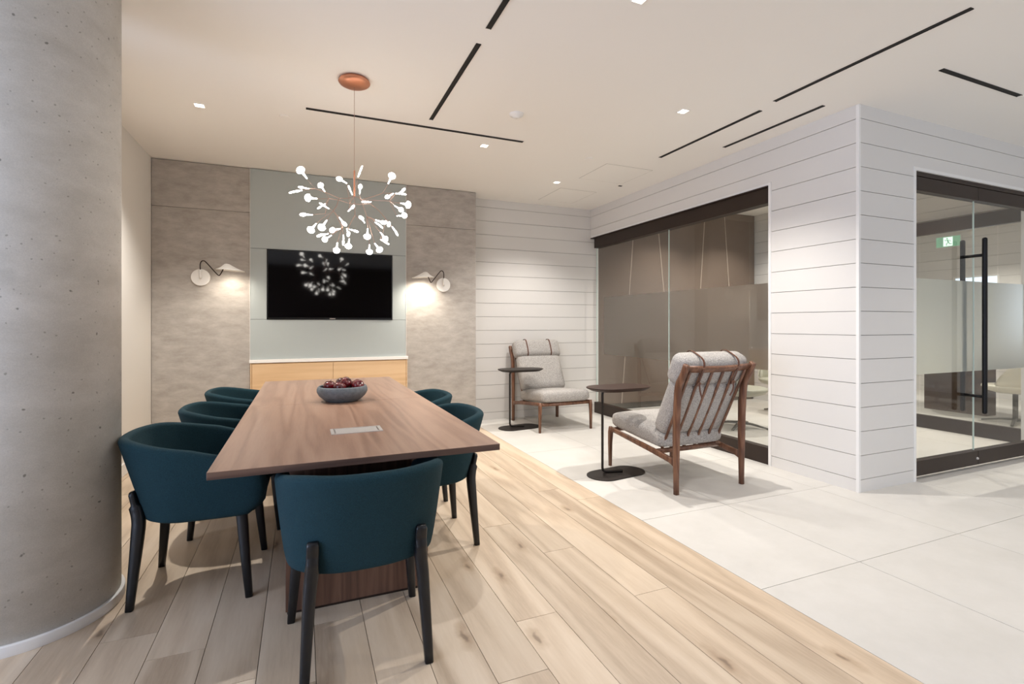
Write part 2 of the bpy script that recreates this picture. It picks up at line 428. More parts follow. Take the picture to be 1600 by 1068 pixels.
# ------------------------------------------------------------------ room shell
XB, XL, XR, YD, YN = 1.969, -1.35, 3.755, 2.38, 6.07       # wood/tile joint, left wall, glazed wall, door wall, back wall
XE, XF = 6.9, 10.7
YS = -3.3
fl = struct(boxes('floor', [(-4.2, XF+0.1, YS-0.2, YN+0.1, -0.12, -0.014)], M['grout']), 'floor of oak planks on the left and pale tiles on the right')
# oak planks
bmP = {}
def slab(name, x0, x1, y0, y1, mat, parent, h=0.014, gap=0.0012, bev=0.0008):
    bm = bmesh.new(); box(bm, -(x1-x0)/2+gap, (x1-x0)/2-gap, -(y1-y0)/2+gap, (y1-y0)/2-gap, -h, 0)
    return build(name, bm, mat, parent, loc=((x0+x1)/2, (y0+y1)/2, 0))
PW = 0.1925
joints = {0: [1.0, 3.05], 1: [1.1, 3.315], 2: [-0.6, 1.874, 4.9], 3: [0.2, 2.416, 4.4], 4: [-0.9, 0.8, 2.853, 4.7],
          5: [-0.3, 1.9, 4.1], 6: [1.597, 3.6], 7: [0.1, 2.9, 5.1], 8: [-0.5, 1.35, 3.3], 9: [0.6, 2.2, 4.6]}
k = 0
x1 = XB
while x1 > -4.1:
    x0 = x1-PW
    js = joints.get(k) or sorted([random.uniform(-1.2, 0.2), random.uniform(1.2, 2.4), random.uniform(3.6, 4.8)])
    ys = [YS] + js + [YN]
    for a, b in zip(ys, ys[1:]):
        if b-a > 0.05: slab('plank', x0, x1, a, b, M['oak'], fl)
    x1 -= PW; k += 1
# tiles
xs = [XB, 2.67] + [3.56+0.89*i for i in range(8)] + [XF]
xs = [x for x in xs if x <= XF]
ys = [YS] + [1.69+0.885*i for i in range(-5, 5) if YS+0.2 < 1.69+0.885*i < YN-0.05] + [YN]
for a, b in zip(xs, xs[1:]):
    for c, d in zip(ys, ys[1:]):
        slab('tile', a, b, c, d, M['tile'], fl, gap=0.0015)

cl = struct(boxes('ceiling', [(-4.3, XR+0.12, YS-0.2, YN+0.1, H, H+0.15), (XR+0.12, XF+0.1, YS-0.2, YD+0.13, H, H+0.15),
                              (XR+0.12, XE+0.05, YD+0.13, YN+0.1, 3.02, 3.17), (XE+0.05, XF+0.1, YD+0.13, YN+0.1, 2.88, 3.05)], M['ceiling']), 'smooth off-white painted ceiling')
struct(boxes('wall_left', [(XL-0.12, XL, 3.25, YN+0.1, 0, H), (-4.1, XL-0.12, 3.25, 3.37, 0, H)], M['white']), 'plain white wall beside the grey panels')
struct(boxes('baseboard_left', [(XL, XL+0.014, 3.25, 5.79, 0, 0.10)], M['trimwhite'], bevel=0.003), 'white skirting along the left wall')
# window wall far left of the camera, daylight behind it
XW = -4.1
struct(boxes('wall_west', [(XW-0.12, XW, YS, -3.1, 0, H), (XW-0.12, XW, -3.1, 2.5, 0, 0.12), (XW-0.12, XW, -3.1, 2.5, 2.6, H), (XW-0.12, XW, 2.5, 3.37, 0, H)], M['white']), 'wall around the side windows outside the picture')
struct(boxes('wall_south', [(2.6, 3.1, YS-0.12, YS, 0, H), (3.1, 8.1, YS-0.12, YS, 0, 0.15), (3.1, 8.1, YS-0.12, YS, 2.6, H), (8.1, XF+0.1, YS-0.12, YS, 0, H)], M['white']), 'wall behind the camera around a long window')
struct(boxes('wall_south', [(-4.2, 2.6, YS-0.12, YS, 0, H)], M['farbrown']), 'dark panelled wall behind the camera')
w = struct(boxes('window_1', [(XW-0.09, XW-0.04, y, y+0.05, 0.12, 2.6) for y in (-3.1, -1.25, 0.6, 2.45)] +
           [(XW-0.09, XW-0.04, -3.05, 2.45, 0.12, 0.17), (XW-0.09, XW-0.04, -3.05, 2.45, 2.55, 2.6)], M['bronze']), 'side windows with dark frames')
for a, b in ((-3.05, -1.25), (-1.2, 0.6), (0.65, 2.45)):
    boxes('pane', [(XW-0.068, XW-0.062, a, b, 0.17, 2.55)], M['glass'], w)
w = struct(boxes('window_2', [(x, x+0.05, YS-0.09, YS-0.04, 0.15, 2.6) for x in (3.1, 4.75, 6.4, 8.05)] +
           [(3.15, 8.05, YS-0.09, YS-0.04, 0.15, 0.2), (3.15, 8.05, YS-0.09, YS-0.04, 2.55, 2.6)], M['bronze']), 'long window behind the camera')
for a, b in ((3.15, 4.75), (4.8, 6.4), (6.45, 8.05)):
    boxes('pane', [(a, b, YS-0.068, YS-0.062, 0.2, 2.55)], M['glass'], w)

struct(boxes('wall_east', [(XF, XF+0.1, YS, YD, 0, H)], M['white']), 'east end wall of the lobby outside the picture')
# shiplap walls ------------------------------------------------
G = [2.744-0.1768*i for i in range(16)]            # joint heights
RO = [H+0.0] + G + [0.0]                           # 17 board edges
BT, GAP = 0.012, 0.004
def boards(parent, axis, fixed, a, b, out, zlo=0.0, zhi=H, holes=None, edges=RO):
    """boards along axis ('x' or 'y') standing proud of plane `fixed` by BT towards out (+1/-1); holes: (a,b,z0,z1)"""
    for zt, zb in zip(edges, edges[1:]):
        zt2, zb2 = min(zt, zhi), max(zb, zlo)
        if zt2-zb2 < 0.012: continue
        segs = [(a, b, zb2, zt2)]
        for h in holes or []:
            ns = []
            for (p, q, z0, z1) in segs:
                if q <= h[0] or p >= h[1] or z1 <= h[2] or z0 >= h[3]: ns.append((p, q, z0, z1)); continue
                if p < h[0]: ns.append((p, h[0], z0, z1))
                if q > h[1]: ns.append((h[1], q, z0, z1))
                lo, hi = max(p, h[0]), min(q, h[1])
                if z1 > h[3]+0.005: ns.append((lo, hi, h[3], z1))
                if z0 < h[2]-0.005: ns.append((lo, hi, z0, h[2]))
            segs = ns
        # rejoin above-hole strips with their neighbours of equal height
        for (p, q, z0, z1) in segs:
            if q-p < 0.01 or z1-z0 < 0.01: continue
            g0 = GAP/2 if z0 > zlo+0.001 else 0; g1 = GAP/2 if z1 < zhi-0.001 else 0
            bm = bmesh.new(); f0, f1 = sorted((0, out*BT))
            if axis == 'x': box(bm, -(q-p)/2, (q-p)/2, f0, f1, z0+g0, z1-g1); loc = ((p+q)/2, fixed, 0)
            else: box(bm, f0, f1, -(q-p)/2, (q-p)/2, z0+g0, z1-g1); loc = (fixed, (p+q)/2, 0)
            build('board', bm, M['board'], parent, loc=loc)

wb = struct(boxes('wall_back', [(XL-0.1, XE+0.1, YN+BT, YN+0.15, 0, 3.02)], M['gap']), 'back wall: grey panels, glass panelling and white shiplap')
boards(wb, 'x', YN+BT, 1.955, XR+0.15, -1, edges=[z for z in RO])
boxes('filler', [(XL, 1.953, 5.835, YN, 0, H)], M['black'], wb)       # build-out that carries the panels
# grey concrete-look panels, joint at 2.385
for x0, x1 in ((XL+0.004, -0.500), (1.106, 1.954)):
    for z0, z1 in ((0, 2.3835), (2.3865, H-0.006)):
        boxes('concrete_panel', [(x0, x1, 5.80, 5.835, z0, z1)], M['plaster'], wb, bevel=0.001, seg=1)
boxes('end_panel', [(1.953, 1.957, 5.802, YN, 0, H-0.006)], M['plaster'], wb)

# right wall with the glazed opening
OP_Y0, OP_Y1, OP_Z = 3.147, 6.046, 2.443
wr = struct(boxes('wall_right', [(XR, XR+0.10, YD+BT, 3.125, 0, H), (XR, XR+0.10, 3.125, YN, 2.468, 3.02)], M['gap']), 'white shiplap wall around the glazed opening')
# (boards stand proud towards -x)
wr.location = (BT, 0, 0)
def sub(o, d):
    o.location = (o.location[0]-d[0], o.location[1]-d[1], o.location[2]-d[2])
n0 = len(wr.children)
boards(wr, 'y', XR, YD+0.022, YN-0.001, -1, holes=[(3.121, YN+1, 0, 2.468)])
# door wall
wd = struct(boxes('wall_door', [(XR+BT, 4.418, YD, YD+0.10, 0, H), (4.418, XF, YD, YD+0.10, 2.466, H)], M['gap']), 'white shiplap wall around the glass doors')
wd.location = (0, BT, 0)
boards(wd, 'x', YD, XR+0.022, XF-0.5, -1, holes=[(4.415, XF+1, 0, 2.468)])
# children were placed in wall-local space: wall shifted by BT means board faces sit on the measured planes
struct(boxes('trim_1', [(XR-0.001, XR+0.022, YD-0.001, YD+0.022, 0, H-0.001)], M['trimwhite'], bevel=0.002), 'white corner bead where the shiplap walls meet')
struct(boxes('trim_2', [(XR-0.004, XR+0.12, 3.121, 3.147, 0, 2.443), (XR-0.004, XR+0.12, 3.121, 6.046, 2.443, 2.468)], M['trimwhite']), 'white trim around the glazed opening')
struct(boxes('trim_3', [(4.415, 4.440, YD-0.004, YD+0.12, 0, 2.443), (4.415, 8.6, YD-0.004, YD+0.12, 2.443, 2.468)], M['trimwhite']), 'white trim around the glass doors')

# glazed wall = window_3 : header, rail, two panes, frosted film
w3 = thing('window_3', 'full-height glass partition with frosted band and dark rails', None, (0, 0, 0), kind='structure')
boxes('header', [(XR+0.004, XR+0.10, OP_Y0, 5.978, 2.295, 2.432), (XR-0.016, XR+0.10, OP_Y0, OP_Y1, 2.432, OP_Z)], M['bronze'], w3)
boxes('bottom_rail', [(XR+0.012, XR+0.085, OP_Y0, 5.99, 0.0, 0.148)], M['bronze'], w3, bevel=0.002)
GX = XR+0.045
for a, b in ((OP_Y0+0.002, 4.484), (4.490, 5.975)):
    boxes('pane', [(GX, GX+0.002, a, b, 0.148, 2.295)], M['glass'], w3)
boxes('pane_edge', [(GX-0.002, GX+0.008, 4.484, 4.490, 0.148, 2.295), (GX-0.002, GX+0.008, 5.975, 5.981, 0.148, 2.295)], M['glassedge'], w3)
for a, b in ((OP_Y0+0.002, 4.484), (4.490, 5.80)):
    bm = bmesh.new(); v = [bm.verts.new(q) for q in ((GX+0.004, a, 0.825), (GX+0.004, b, 0.825), (GX+0.004, b, 1.598), (GX+0.004, a, 1.598))]; bm.faces.new(v)
    build('frosted_film', bm, M['frost'], w3)

# glass doors
DY = YD+0.045
def door(name, x0, x1, label, handle=False):
    d = thing(name, label, None, kind='structure')
    boxes('top_rail', [(x0, x1, DY-0.03, DY+0.03, 2.295, 2.405)], M['bronze'], d, bevel=0.002)
    boxes('bottom_rail', [(x0, x1, DY-0.03, DY+0.03, 0.03, 0.148)], M['bronze'], d, bevel=0.002)
    boxes('pane', [(x0+0.003, x1-0.003, DY, DY+0.002, 0.148, 2.295)], M['glass'], d)
    bm = bmesh.new(); v = [bm.verts.new(q) for q in ((x0+0.003, DY+0.004, 0.83), (x1-0.003, DY+0.004, 0.83), (x1-0.003, DY+0.004, 1.603), (x0+0.003, DY+0.004, 1.603))]; bm.faces.new(v)
    build('frosted_film', bm, M['litfrost'], d)
    boxes('pane_edge', [(x1-0.004, x1-0.001, DY-0.002, DY+0.01, 0.148, 2.295)], M['glassedge'], d)
    if handle:
        bm = bmesh.new(); bmesh.ops.create_icosphere(bm, subdivisions=2, radius=0.012)
        build('lock_cylinder', bm, M['alu'], d, loc=(x1-0.02, DY-0.032, 0.085), smooth=True)
        h = boxes('pull_handle', [(5.263, 5.297, 2.303, 2.337, 0.48, 1.962)], M['blackmetal'], d, bevel=0.014, seg=3)
        boxes('inner_bar', [(5.263, 5.297, 2.425+0.03, 2.459+0.03, 0.48, 1.962)], M['blackmetal'], h, bevel=0.014, seg=3)
        for z in (0.625, 1.815):
            bm = bmesh.new(); tube(bm, [(5.28, 2.32, z), (5.28, 2.46, z)], 0.013, 12)
            build('standoff', bm, M['blackmetal'], h, smooth=True)
    return d
door('door_1', 4.444, 5.350, 'left glass door leaf with a long black bar handle', True)
door('door_2', 5.354, 6.26, 'right glass door leaf cut by the picture edge')
struct(boxes('trim_4', [(4.440, 8.6, YD+0.012, YD+0.085, 2.408, 2.443)], M['bronze']), 'dark track above the glass doors')
struct(boxes('wall_door', [(6.262, 8.6, YD+0.05, YD+0.1, 0, 2.44)], M['white']), 'wall beyond the glass doors outside the picture')

# meeting room: east wall with second partition
we = struct(boxes('wall_east', [(XE, XE+0.1, 5.05, YN, 0, 3.02), (XE, XE+0.1, YD+0.1, 5.05, 2.468, 3.02)], M['gap']), 'shiplap wall at the far side of the meeting room')
boards(we, 'y', XE, YD+0.13, YN, -1, zhi=3.02, holes=[(YD, 5.05, 0, 2.468)], edges=[3.02, 2.921]+G+[0.0])
w4 = thing('window_4', 'second glass partition across the meeting room with dark rails', None, kind='structure')
boxes('header', [(6.83, 6.89, YD+0.13, 5.05, 2.295, 2.443)], M['bronze'], w4)
boxes('bottom_rail', [(6.83, 6.89, YD+0.13, 5.05, 0.0, 0.15)], M['bronze'], w4)
for a, b in ((YD+0.13, 2.9), (2.91, 3.63), (3.64, 5.05)):
    boxes('pane', [(6.86, 6.862, a, b, 0.15, 2.295)], M['glass'], w4)
# far space
wf = struct(boxes('wall_far', [(XF, XF+0.1, YD, YN+0.1, 0, 2.9)], M['gap']), 'far shiplap wall seen through two glass partitions')
boards(wf, 'y', XF, YD, YN, -1, zhi=2.88, holes=[(4.50, 5.14, 0.9, 2.07)], edges=[2.88]+[2.744-0.1768*i for i in range(16)]+[0.0])
struct(boxes('wall_far', [(XE+0.1, XF, YN, YN+0.1, 0, 2.9)], M['white']), 'north wall of the far space')
rpatch = struct(boxes('reflection_patch', [(XF-0.02, XF+0.02, 4.50, 4.53, 0.9, 2.07), (XF-0.02, XF+0.02, 5.11, 5.14, 0.9, 2.07), (XF-0.02, XF+0.02, 4.53, 5.11, 2.04, 2.07), (XF-0.02, XF+0.02, 4.53, 5.11, 0.9, 0.93)], M['trimwhite']), 'added bright framed pane in the far wall, standing in for a reflection')
boxes('pane', [(XF-0.006, XF-0.001, 4.53, 5.11, 0.93, 2.04)], M['reflpane'], rpatch)  # glowing pane added to give the reflected bright patch; no window there

# felt panels on the meeting room back wall (slanted joints)
ft = thing('wall_felt', 'brown acoustic felt panelling with slanted joints behind the glass', None, kind='structure')
seams = [lambda z: 3.86, lambda z: 4.25+0.083*z, lambda z: 5.2-0.108*z, lambda z: 5.59+0.077*z, lambda z: 6.475-0.086*z, lambda z: XE-0.02]
for s0, s1 in zip(seams, seams[1:]):
    bm = bmesh.new(); z0, z1 = 0.09, 3.015; g = 0.008
    P = [(s0(z0)+g, z0), (s1(z0)-g, z0), (s1(z1)-g, z1), (s0(z1)+g, z1)]
    a = [bm.verts.new((x, 6.032, z)) for x, z in P]; b = [bm.verts.new((x, 6.055, z)) for x, z in P]
    bm.faces.new(a); bm.faces.new(b[::-1])
    for q in range(4): bm.faces.new((a[q], a[(q+1) % 4], b[(q+1) % 4], b[q]))
    build('felt_panel', bm, M['felt'], ft, bevel=0.005, seg=2)
for s0 in seams[1:-1]:
    bm = bmesh.new(); z0, z1 = 0.09, 3.015
    bar(bm, [(s0(z0), 6.034, z0), (s0(z1), 6.034, z1)], 0.014, 0.010); build('joint_strip', bm, M['felt_edge'], ft)
boxes('felt_backing', [(3.862, XE-0.02, 6.055, 6.068, 0.09, 3.015)], M['felt_edge'], ft)
boxes('edge_strip', [(3.852, 3.862, 6.03, 6.068, 0.09, 3.015)], M['trimwhite'], ft)

# ------------------------------------------------------------------ concrete column
CC = (-1.085, 2.753)
col = thing('concrete_column', 'round cast concrete column with air-hole pits at the left edge', 'column', (CC[0], CC[1], 0))
bm = bmesh.new(); lathe(bm, [(0.322, 0.0), (0.322, H)], 96); build('shaft', bm, M['concrete'], col, smooth=True, bevel=0.0)
col.children[0].data.polygons.foreach_set('use_smooth', [True]*len(col.children[0].data.polygons))
bm = bmesh.new(); lathe(bm, [(0.322, 0.0), (0.336, 0.0), (0.336, 0.040), (0.334, 0.042), (0.322, 0.042)], 96, cap=False)
build('base_ring', bm, M['trimwhite'], col, smooth=True, bevel=0.001)

# ------------------------------------------------------------------ glass panelling, television, cabinet
gp = thing('wall_panelling', 'pale grey-green satin glass panelling around the television', 'panel')
for q in ((-0.497, 1.103, 2.0215, H-0.006), (-0.497, -0.343, 1.2845, 2.0185), (0.949, 1.103, 1.2845, 2.0185), (-0.497, 1.103, 0.866, 1.2815)):
    boxes('glass_panel', [(q[0], q[1], 5.788, 5.8, q[2], q[3])], M['glasspanel'], gp, bevel=0.001, seg=1)
boxes('side_trim', [(-0.5, -0.497, 5.784, 5.8, 0.866, H-0.006)], M['trimwhite'], gp)
boxes('side_trim', [(1.103, 1.106, 5.784, 5.8, 0.866, H-0.006)], M['trimwhite'], gp)
tv = thing('television', 'large black wall television reflecting the chandelier', 'television', (0.303, 5.79, 1.6515))
boxes('frame', [(-0.643, 0.643, -0.012, 0.03, -0.3655, -0.348), (-0.643, 0.643, -0.012, 0.03, 0.355, 0.3655), (-0.643, -0.633, -0.012, 0.03, -0.348, 0.355), (0.633, 0.643, -0.012, 0.03, -0.348, 0.355)], M['bezel'], tv)
boxes('screen', [(-0.633, 0.633, -0.006, 0.03, -0.348, 0.355)], M['screen'], tv)
boxes('maker_badge', [(-0.03, 0.03, -0.0135, -0.012, -0.361, -0.353)], M['alu'], tv)

cb = thing('sideboard', 'pale oak built-in drawer cabinet below the television', 'cabinet', (0.31, 5.8, 0))
boxes('body', [(-0.805, -0.793, -0.034, -0.001, 0.0, 0.83), (0.793, 0.805, -0.034, -0.001, 0.0, 0.83), (-0.793, 0.793, -0.016, -0.001, 0.0, 0.83)], M['cabinet'], cb)
for a, b in ((-0.790, -0.0015), (0.0015, 0.790)):
    boxes('drawer', [(a, b, -0.032, -0.016, 0.549, 0.824)], M['cabinet'], cb, bevel=0.001, seg=1)
    boxes('cabinet_door', [(a, b, -0.032, -0.016, 0.10, 0.545)], M['cabinet'], cb, bevel=0.001, seg=1)
boxes('toe_kick', [(-0.79, 0.79, -0.022, -0.016, 0.0, 0.095)], M['black'], cb)
tag(boxes('worktop', [(-0.503, 1.123, 5.757, 5.799, 0.832, 0.8655)], M['counter'], bevel=0.002), 'thin white worktop on the oak sideboard', 'worktop')

# ------------------------------------------------------------------ wall lamps
def sconce(name, label, cx, s):
    """s = +1: shade to the right of the mount"""
    t = thing(name, label, 'wall lamp', (cx, 5.80, 1.70), group=None)
    bm = bmesh.new(); tube(bm, [(0, 0, 0), (0, -0.026, 0)], 0.083, 40); build('mount', bm, M['lampwhite'], t, smooth=True, bevel=0.003, angle=50)
    t.children[0].data.polygons.foreach_set('use_smooth', [len(p.vertices) == 4 for p in t.children[0].data.polygons])
    bm = bmesh.new(); tube(bm, [(0, -0.03, -0.012), (0, -0.038, 0.0), (0, -0.038, 0.075)], [0.010, 0.012, 0.012], 12); build('socket', bm, M['lampwhite'], t, smooth=True)
    pts = curve([(0, -0.038, 0.07), (0, -0.038, 0.13), (s*0.012, -0.04, 0.158), (s*0.032, -0.045, 0.163), (s*0.055, -0.05, 0.145), (s*0.14, -0.09, 0.045), (s*0.168, -0.115, 0.018), (s*0.182, -0.125, 0.022), (s*0.205, -0.14, 0.062), (s*0.214, -0.145, 0.085)], 5)
    bm = bmesh.new(); tube(bm, pts, 0.0052, 8); build('arm', bm, M['darkrod'], t, smooth=True)
    # shallow witch-hat shade, open below, tilted
    bm = bmesh.new(); seg = 40; prof = [(0.128, 0.0), (0.10, 0.011), (0.07, 0.026), (0.04, 0.047), (0.02, 0.060), (0.0, 0.064)]
    rings = []
    for off in (0.0, -0.003):
        rs = []
        for r, z in prof:
            sh = -s*0.035*(z/0.064)
            if r < 1e-4: rs.append([bm.verts.new((sh, 0, z+off))])
            else: rs.append([bm.verts.new((sh + r*math.cos(2*PI*k/seg), 0.75*r*math.sin(2*PI*k/seg), z+off)) for k in range(seg)])
        rings.append(rs)
        for a, b in zip(rs, rs[1:]):
            for k in range(seg):
                q = list(dict.fromkeys([a[k % len(a)], a[(k+1) % len(a)], b[(k+1) % len(b)], b[k % len(b)]]))
                bm.faces.new(q)
    for k in range(seg): bm.faces.new((rings[0][0][k], rings[0][0][(k+1) % seg], rings[1][0][(k+1) % seg], rings[1][0][k]))
    sh = build('lamp_shade', bm, M['lampwhite'], t, smooth=True, loc=(s*0.275, -0.15, 0.068), rot=(0, s*0.06, 0))
    bm = bmesh.new(); lathe(bm, [(0.0, 0.0), (0.034, 0.0), (0.034, 0.008), (0.0, 0.010)], 24, cap=False); build('led_disc', bm, M['glow'], sh, smooth=False, loc=(0, 0, 0.018))
    return t
sconce('wall_lamp', 'white wall lamp with bent black arm left of the television', -0.935, 1)
sconce('wall_lamp', 'white wall lamp with bent black arm right of the television', 1.545, -1)
for x, p in ((-0.66, 11.0), (1.27, 30.0)):
    spot((x, 5.63, 1.774), p, (1, 0.92, 0.80), angle=148, blend=1.0, r=0.02, aim=(x, 5.84, 0.2))

# ------------------------------------------------------------------ ceiling fittings
def fitting(name, label, cat, loc, group=None): return thing(name, label, cat, loc, group=group)
DL = ['square recessed downlight at the left, before the grey panel', 'square recessed downlight nearest the long cross slot', 'square recessed downlight above the near lounge chair', 'small recessed downlight beside the ceiling hatches', 'recessed downlight cut by the top picture edge']
for i, (x, y) in enumerate(LOBBY[:5]):
    t = thing('ceiling_light', DL[i], 'ceiling light', (x, y, H), group='square recessed downlights')
    boxes('trim', [(-0.036, 0.036, -0.036, -0.030, -0.004, 0.001), (-0.036, 0.036, 0.030, 0.036, -0.004, 0.001), (-0.036, -0.030, -0.030, 0.030, -0.004, 0.001), (0.030, 0.036, -0.030, 0.030, -0.004, 0.001)], M['ceiling'], t)
    boxes('lens', [(-0.030, 0.030, -0.030, 0.030, -0.002, 0.001)], M['glow'], t)
SL = [((0.935, 0.9), (0.935, 2.56), 'black ceiling slot running to the top picture edge'), ((0.935, 2.717), (0.935, 3.876), 'black ceiling slot pointing at the television, left of the smoke detector'),
      ((0.024, 4.03), (1.801, 4.03), 'long thin black ceiling slot crossing behind the chandelier wire'), ((3.19, 2.742), (3.19, 3.895), 'black ceiling slot just left of the shorter one by the shiplap'),
      ((3.545, 2.499), (3.545, 3.445), 'shorter black ceiling slot closest to the shiplap wall'), ((3.15, 1.434), (3.15, 2.591), 'long black ceiling slot near the top right, beyond the corner'),
      ((3.729, 1.857), (4.672, 1.857), 'black ceiling slot over the glass doors at the right edge')]
for (a, b), (c, d), lab in SL:
    t = thing('air_slot', lab, 'air vent', ((a+c)/2, (b+d)/2, H), group='black linear slots in the ceiling')
    hx, hy = (c-a)/2, (d-b)/2; wq = 0.013
    if hx > hy: hy = wq
    else: hx = wq
    boxes('slot', [(-hx, hx, -hy, hy, -0.0015, 0.001)], M['slot'], t)
    if hx > hy: fr = [(-hx, hx, -hy-0.002, -hy, -0.004, 0.001), (-hx, hx, hy, hy+0.002, -0.004, 0.001)]
    else: fr = [(-hx-0.002, -hx, -hy, hy, -0.004, 0.001), (hx, hx+0.002, -hy, hy, -0.004, 0.001)]
    boxes('flange', fr, M['slot'], t)
t = thing('smoke_detector', 'round white smoke detector on the ceiling', 'smoke detector', (1.515, 3.516, H))
bm = bmesh.new(); lathe(bm, [(0.0, -0.032), (0.022, -0.032), (0.03, -0.026), (0.034, -0.018), (0.052, -0.014), (0.056, 0.0)], 32, cap=False); build('housing', bm, M['trimwhite'], t, smooth=True)
bm = bmesh.new(); lathe(bm, [(0.0, -0.0335), (0.010, -0.0335), (0.010, -0.030)], 16, cap=False); build('test_button', bm, M['white'], t)
for x, y, lab in ((-0.126, 4.257, 'flat round sprinkler cap left of the chandelier wire'), (2.577, 4.196, 'flat round sprinkler cap before the hatch outlines')):
    bm = bmesh.new(); lathe(bm, [(0.0, -0.008), (0.036, -0.008), (0.040, -0.004), (0.040, 0.0)], 32, cap=False)
    o = build('sprinkler_cap', bm, M['ceiling'], None, loc=(x, y, H)); tag(o, lab, 'sprinkler', 'round sprinkler caps in the ceiling')
o = boxes('ceiling_sensor', [(-0.02, 0.02, -0.012, 0.012, -0.006, 0.0)], M['black'], loc=(3.416, 4.871, H)); tag(o, 'tiny black ceiling sensor near the glazed wall', 'sensor')
for x, y, sx, sy, lab in ((2.82, 4.25, 0.57, 0.55, 'faint square ceiling hatch outline, the nearer one'), (2.82, 5.225, 0.5, 0.6, 'faint square ceiling hatch outline, the farther one')):
    t = thing('access_hatch', lab, 'ceiling hatch', (x, y, H), group='flush ceiling hatches')
    boxes('leaf', [(0.003, sx-0.003, 0.003, sy-0.003, -0.0012, 0.001)], M['ceiling'], t)
    boxes('joint', [(0, sx, 0, 0.003, -0.0006, 0.001), (0, sx, sy-0.003, sy, -0.0006, 0.001), (0, 0.003, 0, sy, -0.0006, 0.001), (sx-0.003, sx, 0, sy, -0.0006, 0.001)], M['gap'], t)

# ------------------------------------------------------------------ chandelier
NODES = {'H': (0.316, 3.436, 2.077), 'T': (0.316, 3.436, 2.247), 'N1': (0.217, 3.380, 2.042), 'N2': (0.169, 3.671, 2.103), 'N3': (0.180, 3.320, 1.946), 'N4': (0.082, 3.599, 2.143), 'N5': (0.353, 3.366, 2.042), 'N6': (0.519, 3.275, 2.029), 'N7': (0.425, 3.499, 2.053), 'N8': (0.320, 3.435, 1.952), 'N9': (0.367, 3.198, 1.902), 'N11': (0.539, 3.559, 1.970), 'N12': (0.230, 3.255, 1.835), 'N13': (0.508, 3.507, 2.134), 'N14': (0.299, 3.573, 2.058), 'N15': (0.148, 3.723, 2.006), 'N16': (0.294, 3.597, 1.902)}
EDGES = [('H', 'N1'), ('N1', 'N3'), ('N1', 'N4'), ('H', 'N14'), ('N14', 'N2'), ('H', 'N5'), ('N5', 'N9'), ('N5', 'N6'), ('N14', 'N7'), ('N7', 'N11'), ('N5', 'N13'), ('H', 'N8'), ('N8', 'N16'), ('N3', 'N12'), ('N2', 'N15')]
